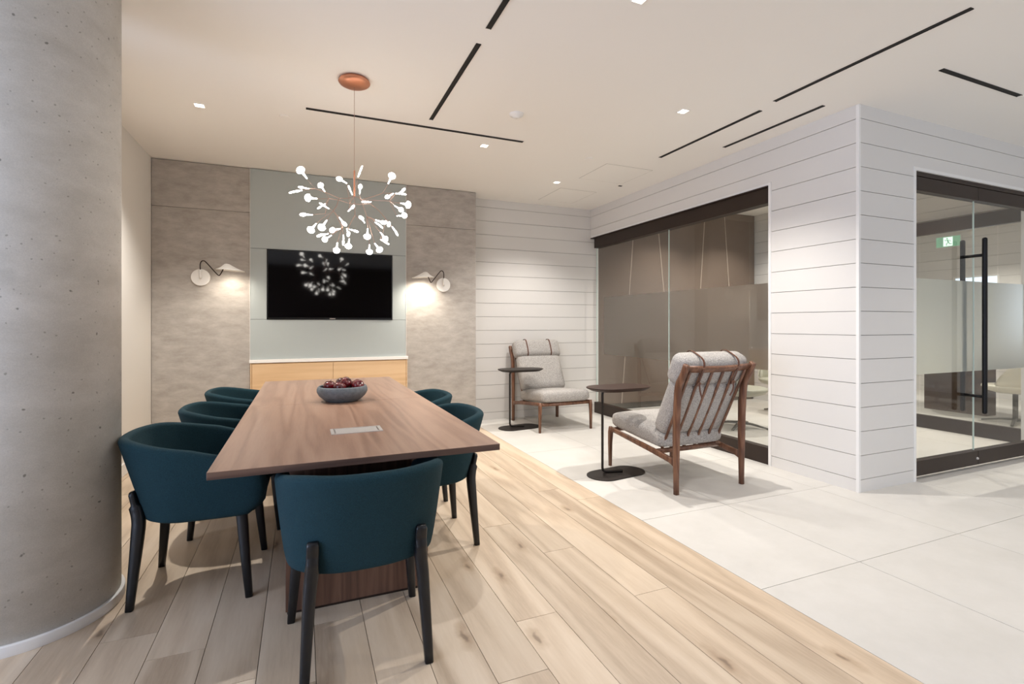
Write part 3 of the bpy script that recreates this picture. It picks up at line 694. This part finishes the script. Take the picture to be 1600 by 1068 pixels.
LEAVES = [((-0.012, 3.628, 2.266), (0.029, 3.616, 2.210), 1.0, 'N4'), ((0.239, 3.664, 2.243), (0.286, 3.655, 2.216), 0.7, 'N14'), ((0.346, 3.315, 2.226), (0.329, 3.335, 2.178), 0.1, 'H'), 
    ((0.560, 3.442, 2.240), (0.540, 3.470, 2.193), 1.0, 'N13'), ((0.119, 3.649, 2.176), (0.142, 3.650, 2.143), 1.0, 'N2'), ((-0.006, 3.702, 2.169), (0.042, 3.700, 2.164), 0.3, 'N4'), 
    ((-0.058, 3.572, 2.101), (-0.003, 3.528, 2.107), 0.1, 'N4'), ((0.037, 3.662, 2.093), (0.092, 3.637, 2.087), 1.0, 'N2'), ((0.118, 3.411, 1.998), (0.157, 3.413, 1.976), 0.2, 'N3'), 
    ((0.112, 3.739, 2.052), (0.149, 3.730, 2.079), 0.2, 'N2'), ((0.007, 3.696, 1.983), (0.065, 3.689, 1.985), 0.4, 'N15'), ((0.050, 3.374, 1.827), (0.080, 3.345, 1.863), 1.0, 'N3'), 
    ((0.111, 3.305, 1.835), (0.140, 3.292, 1.879), 1.0, 'N3'), ((0.106, 3.416, 1.803), (0.153, 3.385, 1.811), 0.3, 'N12'), ((0.139, 3.337, 1.773), (0.168, 3.326, 1.792), 0.9, 'N12'), 
    ((0.171, 3.258, 1.813), (0.215, 3.243, 1.821), 0.8, 'N12'), ((0.232, 3.233, 1.860), (0.207, 3.222, 1.887), 0.5, 'N3'), ((0.200, 3.354, 1.705), (0.204, 3.340, 1.752), 1.0, 'N12'), 
    ((0.235, 3.275, 1.744), (0.236, 3.265, 1.790), 0.2, 'N12'), ((0.284, 3.504, 1.758), (0.291, 3.519, 1.808), 1.0, 'N16'), ((0.293, 3.663, 1.878), (0.287, 3.677, 1.905), 0.6, 'N16'), 
    ((0.329, 3.604, 1.881), (0.295, 3.604, 1.889), 0.3, 'N16'), ((0.368, 3.176, 1.775), (0.372, 3.187, 1.824), 1.0, 'N9'), ((0.395, 3.294, 1.698), (0.393, 3.279, 1.742), 1.0, 'N9'), 
    ((0.448, 3.229, 1.706), (0.422, 3.245, 1.745), 1.0, 'N9'), ((0.464, 3.103, 1.757), (0.436, 3.098, 1.792), 0.9, 'N9'), ((0.527, 3.456, 1.786), (0.486, 3.451, 1.807), 0.2, 'N11'), 
    ((0.602, 3.511, 1.870), (0.578, 3.537, 1.916), 0.2, 'N11'), ((0.368, 3.468, 1.939), (0.383, 3.450, 1.909), 0.6, 'N8'), ((0.440, 3.080, 1.851), (0.404, 3.083, 1.861), 0.5, 'N9'), 
    ((0.559, 3.572, 1.939), (0.542, 3.601, 1.968), 0.8, 'N11'), ((0.453, 3.216, 1.852), (0.425, 3.244, 1.880), 0.2, 'N9'), ((0.595, 3.373, 2.010), (0.568, 3.375, 2.025), 0.8, 'N6'), 
    ((0.626, 3.219, 2.003), (0.587, 3.255, 2.017), 1.0, 'N6'), ((0.589, 3.159, 1.919), (0.548, 3.178, 1.916), 0.9, 'N6'), ((0.543, 3.384, 2.096), (0.563, 3.383, 2.109), 0.6, 'N6'), 
    ((0.637, 3.475, 2.156), (0.609, 3.474, 2.131), 0.4, 'N13'), ((0.607, 3.292, 2.088), (0.567, 3.328, 2.096), 0.2, 'N6'), ((0.357, 3.484, 2.143), (0.355, 3.493, 2.110), 0.6, 'N5'), 
    ((0.296, 3.531, 2.145), (0.313, 3.544, 2.112), 0.2, 'H'), ((0.402, 3.530, 2.070), (0.436, 3.533, 2.074), 0.2, 'N7'), ((0.316, 3.653, 2.045), (0.292, 3.654, 2.020), 0.4, 'N14'), 
    ]

BASE = Vector((0.316, 3.436, H))
ch = thing('chandelier', 'copper twig chandelier with glowing white disc leaves over the table', 'chandelier', tuple(BASE))
bm = bmesh.new(); lathe(bm, [(0.0, 0.0), (0.088, 0.0), (0.098, -0.012), (0.101, -0.020), (0.100, -0.023)], 48, cap=False); build('canopy', bm, M['copper'], ch, smooth=True)
bm = bmesh.new(); lathe(bm, [(0.1005, -0.022), (0.094, -0.030), (0.075, -0.040), (0.045, -0.047), (0.0, -0.050)], 48, cap=False); build('canopy_cover', bm, M['copper'], ch, smooth=True)
bm = bmesh.new(); tube(bm, [(0, 0, -0.048), (0, 0, -0.60)], 0.0013, 6); build('wire', bm, M['copperwire'], ch)
bm = bmesh.new(); tube(bm, [(0, 0, -0.597), (0, 0, -0.605), (0, 0, -0.77)], [0.003, 0.0055, 0.0055], 10); build('stem', bm, M['copper'], ch, smooth=True)
V = {k: Vector(v)-BASE for k, v in NODES.items()}
def twig(a, b, r=0.0016, sag=0.006):
    bm = bmesh.new(); mid = (a+b)/2 + Vector((random.uniform(-1, 1), random.uniform(-1, 1), random.uniform(-1, 1)))*sag
    tube(bm, [a, mid, b], r, 5)
    return build('branch', bm, M['copperwire'], ch)
for a, b in EDGES: twig(V[a], V[b], 0.0019)
def leaf_mesh():
    bm = bmesh.new(); n = 20; out = []
    # outline in xy: neck at the origin, disc centre at +x 0.062 ; thin lens section
    def ring(s, z):
        pts = []
        for k in range(n):
            a = 2*PI*k/n
            x = 0.058 + 0.0245*math.cos(a)*s; y = 0.0245*math.sin(a)*s
            pts.append((x, y))
        # pull the back of the disc out into a neck
        return [((x if x > 0.036 else x - (0.040-x)*1.7*s), y*(1 if x > 0.050 else max(0.10, ((x-0.030)/0.020)**1.0)), z) for x, y in pts]
    rs = [[bm.verts.new(p) for p in ring(s, z)] for s, z in ((0.75, -0.0035), (0.96, -0.0022), (1.0, 0), (0.96, 0.0022), (0.75, 0.0035))]
    for a, b in zip(rs, rs[1:]):
        for k in range(n): bm.faces.new((a[k], a[(k+1) % n], b[(k+1) % n], b[k]))
    bm.faces.new(rs[0][::-1]); bm.faces.new(rs[-1])
    tube(bm, [(0.0, 0, 0), (0.018, 0, 0), (0.034, 0, 0)], [0.0032, 0.004, 0.006], 8)
    bmesh.ops.recalc_face_normals(bm, faces=bm.faces[:])
    me = bpy.data.meshes.new('leaf'); bm.to_mesh(me); bm.free(); me.materials.append(M['leafglow'])
    for p in me.polygons: p.use_smooth = True
    return me
LM = leaf_mesh()
eye = Vector((0, 0, 1.235))
for c, tip, wide, nd in LEAVES:
    c = Vector(c)-BASE; tip = Vector(tip)-BASE
    X = (c-tip).normalized()
    view = (c+BASE-eye).normalized()
    # how far each disc is turned: some lie flat to the room, some edge-on
    Zf = (view - X*view.dot(X)).normalized(); Zs = X.cross(Zf)
    ang = math.acos(max(0.05, min(1, wide)))
    Z = Zf*math.cos(ang) + Zs*math.sin(ang); Y = Z.cross(X)
    o = bpy.data.objects.new('leaf', LM); COL.objects.link(o); o.parent = ch
    Mx = Matrix((X, Y, Z)).transposed().to_4x4(); Mx.translation = tip
    # keep the measured length: mesh disc centre sits 0.058 from the neck
    s = max(0.8, min(1.15, (c-tip).length/0.058)); o.matrix_local = Mx @ Matrix.Scale(s, 4)
    twig(V[nd], tip, 0.0013, 0.004)

# ------------------------------------------------------------------ conference table
TX0, TX1, TY0, TY1, TZ = -0.292, 0.747, 1.905, 4.735, 0.745
tb = thing('conference_table', 'long walnut conference table with panel base', 'table', (0.2275, 3.32, 0))
def loc_boxes(name, lst, mat, parent, o, **k):
    return boxes(name, [(a-o[0], b-o[0], c-o[1], d-o[1], e-o[2], f-o[2]) for a, b, c, d, e, f in lst], mat, parent, **k)
TO = (0.2275, 3.32, 0)
for a, b in ((TY0, 3.3192), (3.3208, TY1)):
    bm = bmesh.new(); box(bm, TX0-TO[0], TX1-TO[0], a-TO[1], b-TO[1], TZ-0.026, TZ)
    o = build('tabletop', bm, None, tb, mats=[M['walnut'], M['walnutedge']], bevel=0.0012, seg=1)
    for p in o.data.polygons: p.material_index = 0 if p.normal.z > 0.5 else 1
for a, b in ((2.32, 4.32),):
    loc_boxes('base_panel', [(-0.066, 0.545, a, b, 0.012, TZ-0.026)], M['walnutbase'], tb, TO, bevel=0.001, seg=1)
loc_boxes('base_foot', [(-0.06, 0.539, 2.326, 4.314, 0, 0.012)], M['bronze'], tb, TO)
s = loc_boxes('socket_frame', [(0.118, 0.342, 2.338, 2.345, TZ-0.001, TZ+0.003), (0.118, 0.342, 2.453, 2.460, TZ-0.001, TZ+0.003), (0.118, 0.132, 2.345, 2.453, TZ-0.001, TZ+0.003), (0.328, 0.342, 2.345, 2.453, TZ-0.001, TZ+0.003)], M['alu'], tb, TO)
loc_boxes('socket_lid', [(0.1345, 0.3255, 2.348, 2.450, TZ-0.001, TZ+0.0022)], M['alu'], s, TO)
for x in (0.136, 0.3225):
    loc_boxes('lid_slot', [(x, x+0.002, 2.36, 2.438, TZ+0.001, TZ+0.0027)], M['black'], s, TO)

# ------------------------------------------------------------------ bowl of apples
BC = (0.237, 3.372)
bw = thing('fruit_bowl', 'low grey stoneware bowl on the conference table', 'bowl', (BC[0], BC[1], TZ))
bm = bmesh.new()
lathe(bm, [(0.0, 0.0), (0.098, 0.0), (0.102, 0.004), (0.122, 0.018), (0.142, 0.037), (0.154, 0.060), (0.155, 0.076), (0.149, 0.091), (0.144, 0.096), (0.139, 0.095), (0.141, 0.086)], 56, cap=False)
build('bowl_body', bm, M['bowl'], bw, smooth=True)
bm = bmesh.new(); lathe(bm, [(0.1405, 0.087), (0.146, 0.070), (0.144, 0.055), (0.130, 0.034), (0.10, 0.016), (0.0, 0.010)], 48, cap=False)
build('bowl_inside', bm, M['bowl_in'], bw, smooth=True)
def apple(loc, rot, s, label):
    t = thing('apple', label, 'apple', loc, group='red apples in the bowl'); t.rotation_euler = rot
    bm = bmesh.new(); pr = []
    for i in range(25):
        a = PI*i/24; r = 0.0385*math.sin(a)**0.85*(1+0.06*math.cos(a)); z = 0.034*math.cos(a)
        z -= 0.012*math.exp(-(r/0.012)**2)*(1 if a < PI/2 else -0.6)
        pr.append((max(r, 0 if i in (0, 24) else 0.0008), z))
    lathe(bm, [(r*s, z*s) for r, z in pr[::-1]], 28, cap=False); build('apple_body', bm, M['apple'], t, smooth=True)
    bm = bmesh.new(); tube(bm, [(0, 0, 0.019*s), (0.002, 0, 0.030*s), (0.005, 0.001, 0.040*s)], [0.0014, 0.0012, 0.0018], 6); build('stalk', bm, M['stem'], t)
AP = [(-0.078, 0.0, 0.083, 0.1, 0.1, 0, 1.0, 'red apple at the left of the bowl'), (-0.022, -0.060, 0.079, 0.3, 0.1, 1, 1.0, 'red apple at the front of the bowl, left of centre'),
      (0.0, 0.082, 0.088, 0.5, 0.6, 2, 1.0, 'red apple at the back of the bowl behind the middle one'), (0.022, 0.008, 0.101, 0.9, 0.3, 0.4, 0.95, 'topmost red apple in the middle of the bowl'),
      (0.092, -0.032, 0.085, 1.0, 0.35, 0.2, 1.0, 'red apple at the right, its hollow facing the room'), (0.078, 0.057, 0.072, 0.3, -0.2, 0, 0.92, 'red apple mostly hidden at the back right of the bowl')]
for x, y, z, a, b, c, s, lab in AP: apple((BC[0]+x, BC[1]+y, TZ+z+0.012), (a, b, c), s, lab)

# ------------------------------------------------------------------ dining tub chairs
def sstep(a, b, x):
    t = max(0, min(1, (x-a)/(b-a))); return t*t*(3-2*t)
def spow(v, p): return math.copysign(abs(v)**p, v)
def plan(u, t, off, e=1.0):
    W_, D_ = 0.250+0.036*t**0.8+off, 0.205+0.097*t+off
    yf = 0.19+0.115*max(0.0, 1-abs(2*t-0.95)**3/1.16)**0.5
    au = abs(u)
    if au <= 0.62:
        th = u/0.62*PI/2; return W_*spow(math.sin(th), 0.78), -D_*abs(math.cos(th))**0.78
    q = (au-0.62)/0.38
    return math.copysign(W_*(1-0.05*q*q), u), q*yf
def chair_shell():
    bm = bmesh.new(); N = 56; zb = 0.388; tau = 0.021; rings = []
    for i in range(N+1):
        u = -1+2*i/N; au = abs(u)
        e = 1.0 if au < 0.92 else max(0.0, 1-((au-0.92)/0.08)**2)**0.5
        zt = 0.714-0.085*sstep(0.22, 1.0, au)
        sec = []
        for t in (0.0, 0.08, 0.2, 0.4, 0.6, 0.8, 0.92, 1.0): sec.append((t, 1, 0))
        for ph in (30, 60, 90, 120, 150): sec.append((1.0, math.cos(math.radians(ph)), math.sin(math.radians(ph))))
        for t in (1.0, 0.92, 0.8, 0.6, 0.4, 0.2, 0.08, 0.0): sec.append((t, -1, 0))
        for ph in (210, 270, 330): sec.append((0.0, math.cos(math.radians(ph)), math.sin(math.radians(ph))))
        ring = []
        for t, c, sn in sec:
            x, y = plan(u, t, c*tau*e)
            ring.append(bm.verts.new((x, y, zb+t*(zt-zb)+sn*tau*e)))
        rings.append(ring)
    n = len(rings[0])
    for a, b in zip(rings, rings[1:]):
        for k in range(n): bm.faces.new((a[k], a[(k+1) % n], b[(k+1) % n], b[k]))
    bm.faces.new(rings[0][::-1]); bm.faces.new(rings[-1])
    bmesh.ops.remove_doubles(bm, verts=bm.verts[:], dist=0.0004)
    return bm
def seat_outline(t, off, yf, n=28):
    pts = []
    for i in range(n+1):
        u = -0.75+1.5*i/n; pts.append(plan(u, t, off))
    xr = pts[-1][0]
    pts += [(xr*0.97, yf-0.05), (xr*0.88, yf-0.012), (xr*0.6, yf), (0, yf+0.004), (-xr*0.6, yf), (-xr*0.88, yf-0.012), (-xr*0.97, yf-0.05)]
    return pts
def make_chair():
    t = thing('dining_chair', '-', 'chair', group='teal tub chairs around the conference table')
    build('shell', chair_shell(), M['teal'], t, smooth=True)
    bm = bmesh.new(); prism(bm, seat_outline(0.0, -0.012, 0.258), 0.372, 0.40); build('seat_pan', bm, M['teal'], t, bevel=0.006)
    bm = bmesh.new(); prism(bm, seat_outline(0.12, -0.018, 0.272), 0.40, 0.468); build('seat', bm, M['teal'], t, bevel=0.018, seg=3, smooth=True)
    for s in (-1, 1):
        bm = bmesh.new()
        pts = curve([(s*0.184, -0.238, 0.505), (s*0.184, -0.226, 0.45), (s*0.187, -0.212, 0.385), (s*0.195, -0.214, 0.30), (s*0.212, -0.238, 0.0)], 5)
        n = len(pts); ws = []; ts = []
        for i, p in enumerate(pts):
            z = p.z; ws.append(0.040 if z > 0.40 else 0.030+0.014*z/0.40); ts.append(0.022 if z > 0.44 else (0.046 if z > 0.33 else 0.028+0.018*z/0.33))
        ws[0] *= 0.8; ts[0] *= 0.6
        bar(bm, pts, ws, ts); build('rear_leg', bm, M['ash'], t, smooth=True, bevel=0.0)
        bm = bmesh.new(); pts = [(s*0.218, 0.190, 0.40), (s*0.221, 0.195, 0.37), (s*0.238, 0.212, 0.18), (s*0.252, 0.230, 0.0)]
        bar(bm, pts, [0.046, 0.046, 0.038, 0.029], [0.044, 0.044, 0.036, 0.029]); build('front_leg', bm, M['ash'], t, smooth=True)
    return t
ch0 = make_chair()
CH = [((0.212, 2.035), 0.015, 'teal tub chair at the near end of the table, back to the camera'),
      ((-0.437, 2.815), -PI/2-0.06, 'teal tub chair touching the concrete column, nearest on the left'),
      ((-0.36, 3.56), -PI/2+0.02, 'middle teal tub chair on the left side of the table'),
      ((-0.35, 4.36), -PI/2, 'farthest teal tub chair on the left, nearest the oak cabinet'),
      ((0.66, 2.86), PI/2+0.02, 'nearer teal tub chair on the right side of the table'),
      ((0.685, 3.60), PI/2, 'farther teal tub chair on the right side of the table')]
for i, ((x, y), rz, lab) in enumerate(CH):
    place(ch0 if i == 0 else copy_tree(ch0), (x, y, 0), rz, lab)

# ------------------------------------------------------------------ lounge chairs
def make_lounge():
    t = thing('lounge_chair', '-', 'lounge chair', group='walnut slatted lounge chairs with grey cushions')
    wd_ = M['chairwood']
    for s in (-1, 1):
        bm = bmesh.new()
        pts = curve([(s*0.318, -0.405, 0.0), (s*0.318, -0.405, 0.25), (s*0.318, -0.408, 0.50), (s*0.318, -0.418, 0.68), (s*0.318, -0.432, 0.79), (s*0.318, -0.478, 0.87), (s*0.318, -0.512, 0.945)], 5)
        ws = [0.033 for p in pts]; ts = [0.034+0.020*sstep(0.0, 0.45, p.z)-0.008*sstep(0.8, 0.94, p.z) for p in pts]
        bar(bm, pts, ws, ts); build('rear_leg', bm, wd_, t, smooth=True)
        bm = bmesh.new(); pts = [(s*0.335, 0.410, 0.0), (s*0.334, 0.412, 0.20), (s*0.332, 0.408, 0.29), (s*0.330, 0.400, 0.338)]
        bar(bm, pts, [0.024, 0.030, 0.032, 0.030], [0.026, 0.036, 0.046, 0.044]); build('front_leg', bm, wd_, t, smooth=True)
        bm = bmesh.new(); pts = [(s*0.330, 0.415, 0.320), (s*0.328, 0.33, 0.314), (s*0.322, -0.15, 0.262), (s*0.318, -0.34, 0.236), (s*0.318, -0.40, 0.222)]
        bar(bm, pts, 0.026, [0.036, 0.036, 0.040, 0.042, 0.060]); build('side_rail', bm, wd_, t, smooth=True)
    bm = bmesh.new(); bar(bm, [(-0.325, 0.402, 0.316), (0, 0.408, 0.314), (0.325, 0.402, 0.316)], 0.026, 0.038); build('front_rail', bm, wd_, t, smooth=True)
    bm = bmesh.new(); bar(bm, [(-0.318, -0.185, 0.262), (0, -0.19, 0.262), (0.318, -0.185, 0.262)], 0.028, 0.040); build('cross_rail', bm, wd_, t, smooth=True)
    bm = bmesh.new(); pts = [(-0.312, -0.488, 0.915), (-0.16, -0.496, 0.908), (0, -0.50, 0.906), (0.16, -0.496, 0.908), (0.312, -0.488, 0.915)]
    bar(bm, pts, [0.024]*5, [0.060, 0.054, 0.050, 0.054, 0.060]); build('top_rail', bm, wd_, t, smooth=True)
    for i in range(6):
        x = -0.265+0.106*i
        bm = bmesh.new(); pts = curve([(x, -0.182, 0.27), (x, -0.335, 0.58), (x, -0.488, 0.895)], 5)
        bar(bm, pts, [0.021]*len(pts), [0.013]*len(pts)); build('slat', bm, wd_, t, smooth=True)
    # seat cushion: tilted back
    Mx = Matrix.Translation((0, 0.105, 0.375)) @ Matrix.Rotation(math.radians(5.0), 4, 'X')
    bm = bmesh.new(); cushion(bm, 0.63, 0.68, 0.125, 0.050, 0.018, Mx); build('seat_cushion', bm, M['boucle'], t, smooth=True)
    u = Vector((0, -0.436, 0.900)).normalized(); nrm = Vector((0, 0.900, 0.436)).normalized()
    def slatframe(s, off): 
        p = Vector((0, -0.182, 0.27)) + u*s + nrm*off
        m = Matrix((Vector((1, 0, 0)), u, nrm)).transposed().to_4x4()
        if m.determinant() < 0: m = Matrix((Vector((-1, 0, 0)), u, nrm)).transposed().to_4x4()
        m.translation = p; return m
    bm = bmesh.new(); cushion(bm, 0.60, 0.47, 0.135, 0.055, 0.018, slatframe(0.345, 0.080)); build('back_cushion', bm, M['boucle'], t, smooth=True)
    bm = bmesh.new(); cushion(bm, 0.65, 0.24, 0.145, 0.062, 0.02, slatframe(0.660, 0.097)); hc = build('head_cushion', bm, M['boucle'], t, smooth=True)
    base = Vector((0, -0.182, 0.27))
    for s in (-1, 1):
        x = s*0.165
        loop = []
        for a in range(0, 360, 15):
            A = math.radians(a)
            # rounded rectangle round the head cushion and the top rail
            ps, po = spow(math.cos(A), 0.55)*0.122, spow(math.sin(A), 0.55)*0.105
            loop.append(base + u*(0.667+ps) + nrm*(0.083+po) + Vector((x, 0, 0)))
        bm = bmesh.new(); sweep(bm, loop, [(-0.008, -0.0015), (0.008, -0.0015), (0.008, 0.0015), (-0.008, 0.0015)], closed=True)
        st = build('strap', bm, M['leather'], t)
        q = base + u*0.60 - nrm*0.024 + Vector((x, 0, 0))
        bm = bmesh.new(); bar(bm, curve([q+u*0.015, q+Vector((s*-0.006, -0.008, -0.05)), q+Vector((s*-0.03, 0.0, -0.10))], 4), 0.014, 0.003); build('strap_tail', bm, M['leather'], st)
        bm = bmesh.new(); R = 0.014; tube(bm, [q+u*(R*math.cos(a*PI/6))+Vector((R*math.sin(a*PI/6), -0.006, 0)) for a in range(12)], 0.0028, 6, closed=True); build('buckle', bm, M['brass'], st, smooth=True)
    return t
l0 = make_lounge()
place(l0, (2.815, 3.275, 0), 0.0, 'walnut slatted lounge chair in front, seen from behind by the glass')
place(copy_tree(l0), (2.815, 5.495, 0), PI, 'walnut lounge chair facing the camera against the white shiplap')

# ------------------------------------------------------------------ C-shaped side tables
def stadium(cx0, cx1, cy, r, n=14, k=1.0):
    pts = [(cx1+r*k*math.cos(a), cy+r*math.sin(a)) for a in [-PI/2+PI*i/n for i in range(n+1)]]
    pts += [(cx0+r*k*math.cos(a), cy+r*math.sin(a)) for a in [PI/2+PI*i/n for i in range(n+1)]]
    return pts
def side_table(label, loc, topmat, zt):
    t = thing('side_table', label, 'side table', (loc[0], loc[1], 0), group='C-shaped side tables with one bent pole')
    bm = bmesh.new(); a, b = stadium(-0.118, 0.128, -0.035, 0.158), stadium(-0.095, 0.105, -0.035, 0.140)
    prism(bm, a, zt-0.008, zt); prism(bm, b, zt-0.028, zt-0.008, a); build('top', bm, topmat, t, bevel=0.0015)
    bm = bmesh.new()
    # bean-shaped foot plate
    P = [(1.0*x, y + 0.018*math.sin((x)*9)) for x, y in stadium(-0.12, 0.13, 0, 0.142)]
    prism(bm, P, 0.0, 0.009); build('foot_plate', bm, M['tablemetal'], t, bevel=0.002)
    bm = bmesh.new(); px, py = -0.105, 0.035
    pts = [(0.06, -0.01, 0.020), (px+0.05, py-0.012, 0.020)] + curve([(px+0.030, py-0.008, 0.020), (px+0.009, py-0.002, 0.028), (px, py, 0.05)], 4) + [(px, py, 0.2), (px, py, zt-0.10)] + curve([(px, py, zt-0.07), (px+0.008, py-0.002, zt-0.046), (px+0.034, py-0.008, zt-0.036)], 4) + [(px+0.12, py-0.03, zt-0.035)]
    tube(bm, pts, 0.0105, 12); build('pole', bm, M['tablemetal'], t, smooth=True)
    return t
side_table('brown-topped side table with bent black pole beside the near lounge chair', (2.385, 3.465), M['tabletopwood'], 0.725)
side_table('dark bronze side table overlapping the far lounge chair', (2.385, 5.455), M['tablemetal'], 0.705)

# ------------------------------------------------------------------ meeting room furniture
def make_swivel(name, label, loc, rz, shell, group):
    t = thing(name, label, 'chair', (loc[0], loc[1], 0), rz, group)
    bm = bmesh.new(); rings = []; n = 36
    # shallow round dish whose rear edge (-y) rises into a curved back
    for j, (r, z) in enumerate([(0.05, 0.375), (0.20, 0.385), (0.29, 0.415), (0.325, 0.455), (0.32, 0.475), (0.28, 0.478), (0.16, 0.468), (0.02, 0.466)]):
        ring = []
        for k in range(n):
            a = 2*PI*k/n
            ring.append(bm.verts.new((r*math.cos(a), r*0.92*math.sin(a), z)))
        rings.append(ring)
    for a, b in zip(rings, rings[1:]):
        for k in range(n): bm.faces.new((a[k], a[(k+1) % n], b[(k+1) % n], b[k]))
    bm.faces.new(rings[0][::-1]); bm.faces.new(rings[-1])
    build('seat', bm, shell, t, smooth=True)
    bm = bmesh.new(); rings = []
    for i in range(25):
        u = -1+2*i/24; a = -PI/2 + u*1.25
        e = max(0.0, 1-abs(u)**4)**0.5
        ring = []
        top = 0.47 + 0.33*(1-abs(u)**2.4)
        for z, off in ((0.43, 0.0), (0.52, 0.01), (0.62, 0.02), (top+0.02, 0.03)): 
            z = min(z, top+0.02); ring.append((z, 0.31+off))
        out = [bm.verts.new((r*math.cos(a), r*0.92*math.sin(a), z)) for z, r in ring] + [bm.verts.new(((r-0.035)*math.cos(a), (r-0.035)*0.92*math.sin(a), z)) for z, r in ring[::-1]]
        rings.append(out)
    for a, b in zip(rings, rings[1:]):
        for k in range(len(a)): bm.faces.new((a[k], a[(k+1) % len(a)], b[(k+1) % len(a)], b[k]))
    bm.faces.new(rings[0][::-1]); bm.faces.new(rings[-1])
    build('backrest', bm, shell, t, smooth=True)
    bm = bmesh.new(); tube(bm, [(0, 0, 0.03), (0, 0, 0.376)], 0.026, 16); build('pedestal', bm, M['swivelmetal'], t, smooth=True)
    for k in range(4):
        a = PI/4+k*PI/2; bm = bmesh.new()
        bar(bm, [(0, 0, 0.055), (0.14*math.cos(a), 0.14*math.sin(a), 0.045), (0.31*math.cos(a), 0.31*math.sin(a), 0.012)], [0.036, 0.034, 0.028], [0.03, 0.024, 0.018])
        build('foot', bm, M['swivelmetal'], t)
    return t
make_swivel('swivel_chair', 'grey-green swivel chair behind the near lounge chair, through the glass', (4.86, 4.47), -PI/2-0.3, M['swivel'], 'swivel chairs in the meeting room')
make_swivel('swivel_chair', 'grey-green swivel chair cut by the white trim of the glazed opening', (6.15, 4.90), 2.4, M['swivel'], 'swivel chairs in the meeting room')
t = thing('meeting_table', 'dark brown panel-base table beyond the second glass partition', 'table', (8.55, 4.05, 0))
boxes('base_panel', [(-0.12, 0.12, -0.36, 0.36, 0, 0.70)], M['farbrown'], t)
bm = bmesh.new(); lathe(bm, [(0.0, 0.70), (0.62, 0.70), (0.63, 0.715), (0.63, 0.73), (0.0, 0.73)], 40, cap=False); build('tabletop', bm, M['farbrown'], t)
make_swivel('swivel_chair', 'cream swivel chair right of the door handle, beyond the second partition', (8.15, 3.28), -0.5, M['ceramic'], 'cream swivel chairs in the far space')
make_swivel('swivel_chair', 'cream swivel chair at the left edge of the glass door view', (8.6, 5.05), 2.6, M['ceramic'], 'cream swivel chairs in the far space')

# exit sign on the far wall: green box with a white running figure in a doorway
e = thing('exit_sign', 'green running-man exit sign above the door handle, through the glass', 'sign', (10.66, 5.205, 2.71))
boxes('housing', [(0.0, 0.028, -0.19, 0.19, -0.10, 0.10)], M['trimwhite'], e)
boxes('face', [(-0.004, 0.0, -0.18, 0.18, -0.09, 0.09)], M['exitgreen'], e)
boxes('doorway_mark', [(-0.006, -0.004, -0.07, 0.07, -0.08, 0.08)], M['exitwhite'], e)
bm = bmesh.new()
def stroke(a, b, w):
    a, b = Vector((0, a[0], a[1])), Vector((0, b[0], b[1])); d = (b-a).normalized(); nn = Vector((0, -d.z, d.y))*w
    v = [bm.verts.new(p+Vector((-0.0075, 0, 0))) for p in (a+nn, b+nn, b-nn, a-nn)]; bm.faces.new(v)
for a, b, w in (((0.005, 0.03), (-0.01, -0.015), 0.010), ((-0.01, -0.015), (0.022, -0.035), 0.007), ((0.022, -0.035), (0.018, -0.07), 0.006), ((-0.01, -0.015), (-0.03, -0.045), 0.007), ((-0.03, -0.045), (-0.058, -0.045), 0.006),
                ((0.004, 0.028), (0.035, 0.018), 0.005), ((0.035, 0.018), (0.045, 0.036), 0.005), ((0.004, 0.028), (-0.03, 0.022), 0.005), ((-0.03, 0.022), (-0.04, 0.0), 0.005)): stroke(a, b, w)
c = [bm.verts.new((-0.0075, 0.012+0.013*math.cos(2*PI*k/12), 0.052+0.013*math.sin(2*PI*k/12))) for k in range(12)]; bm.faces.new(c)
build('running_figure', bm, M['exitgreen'], e)
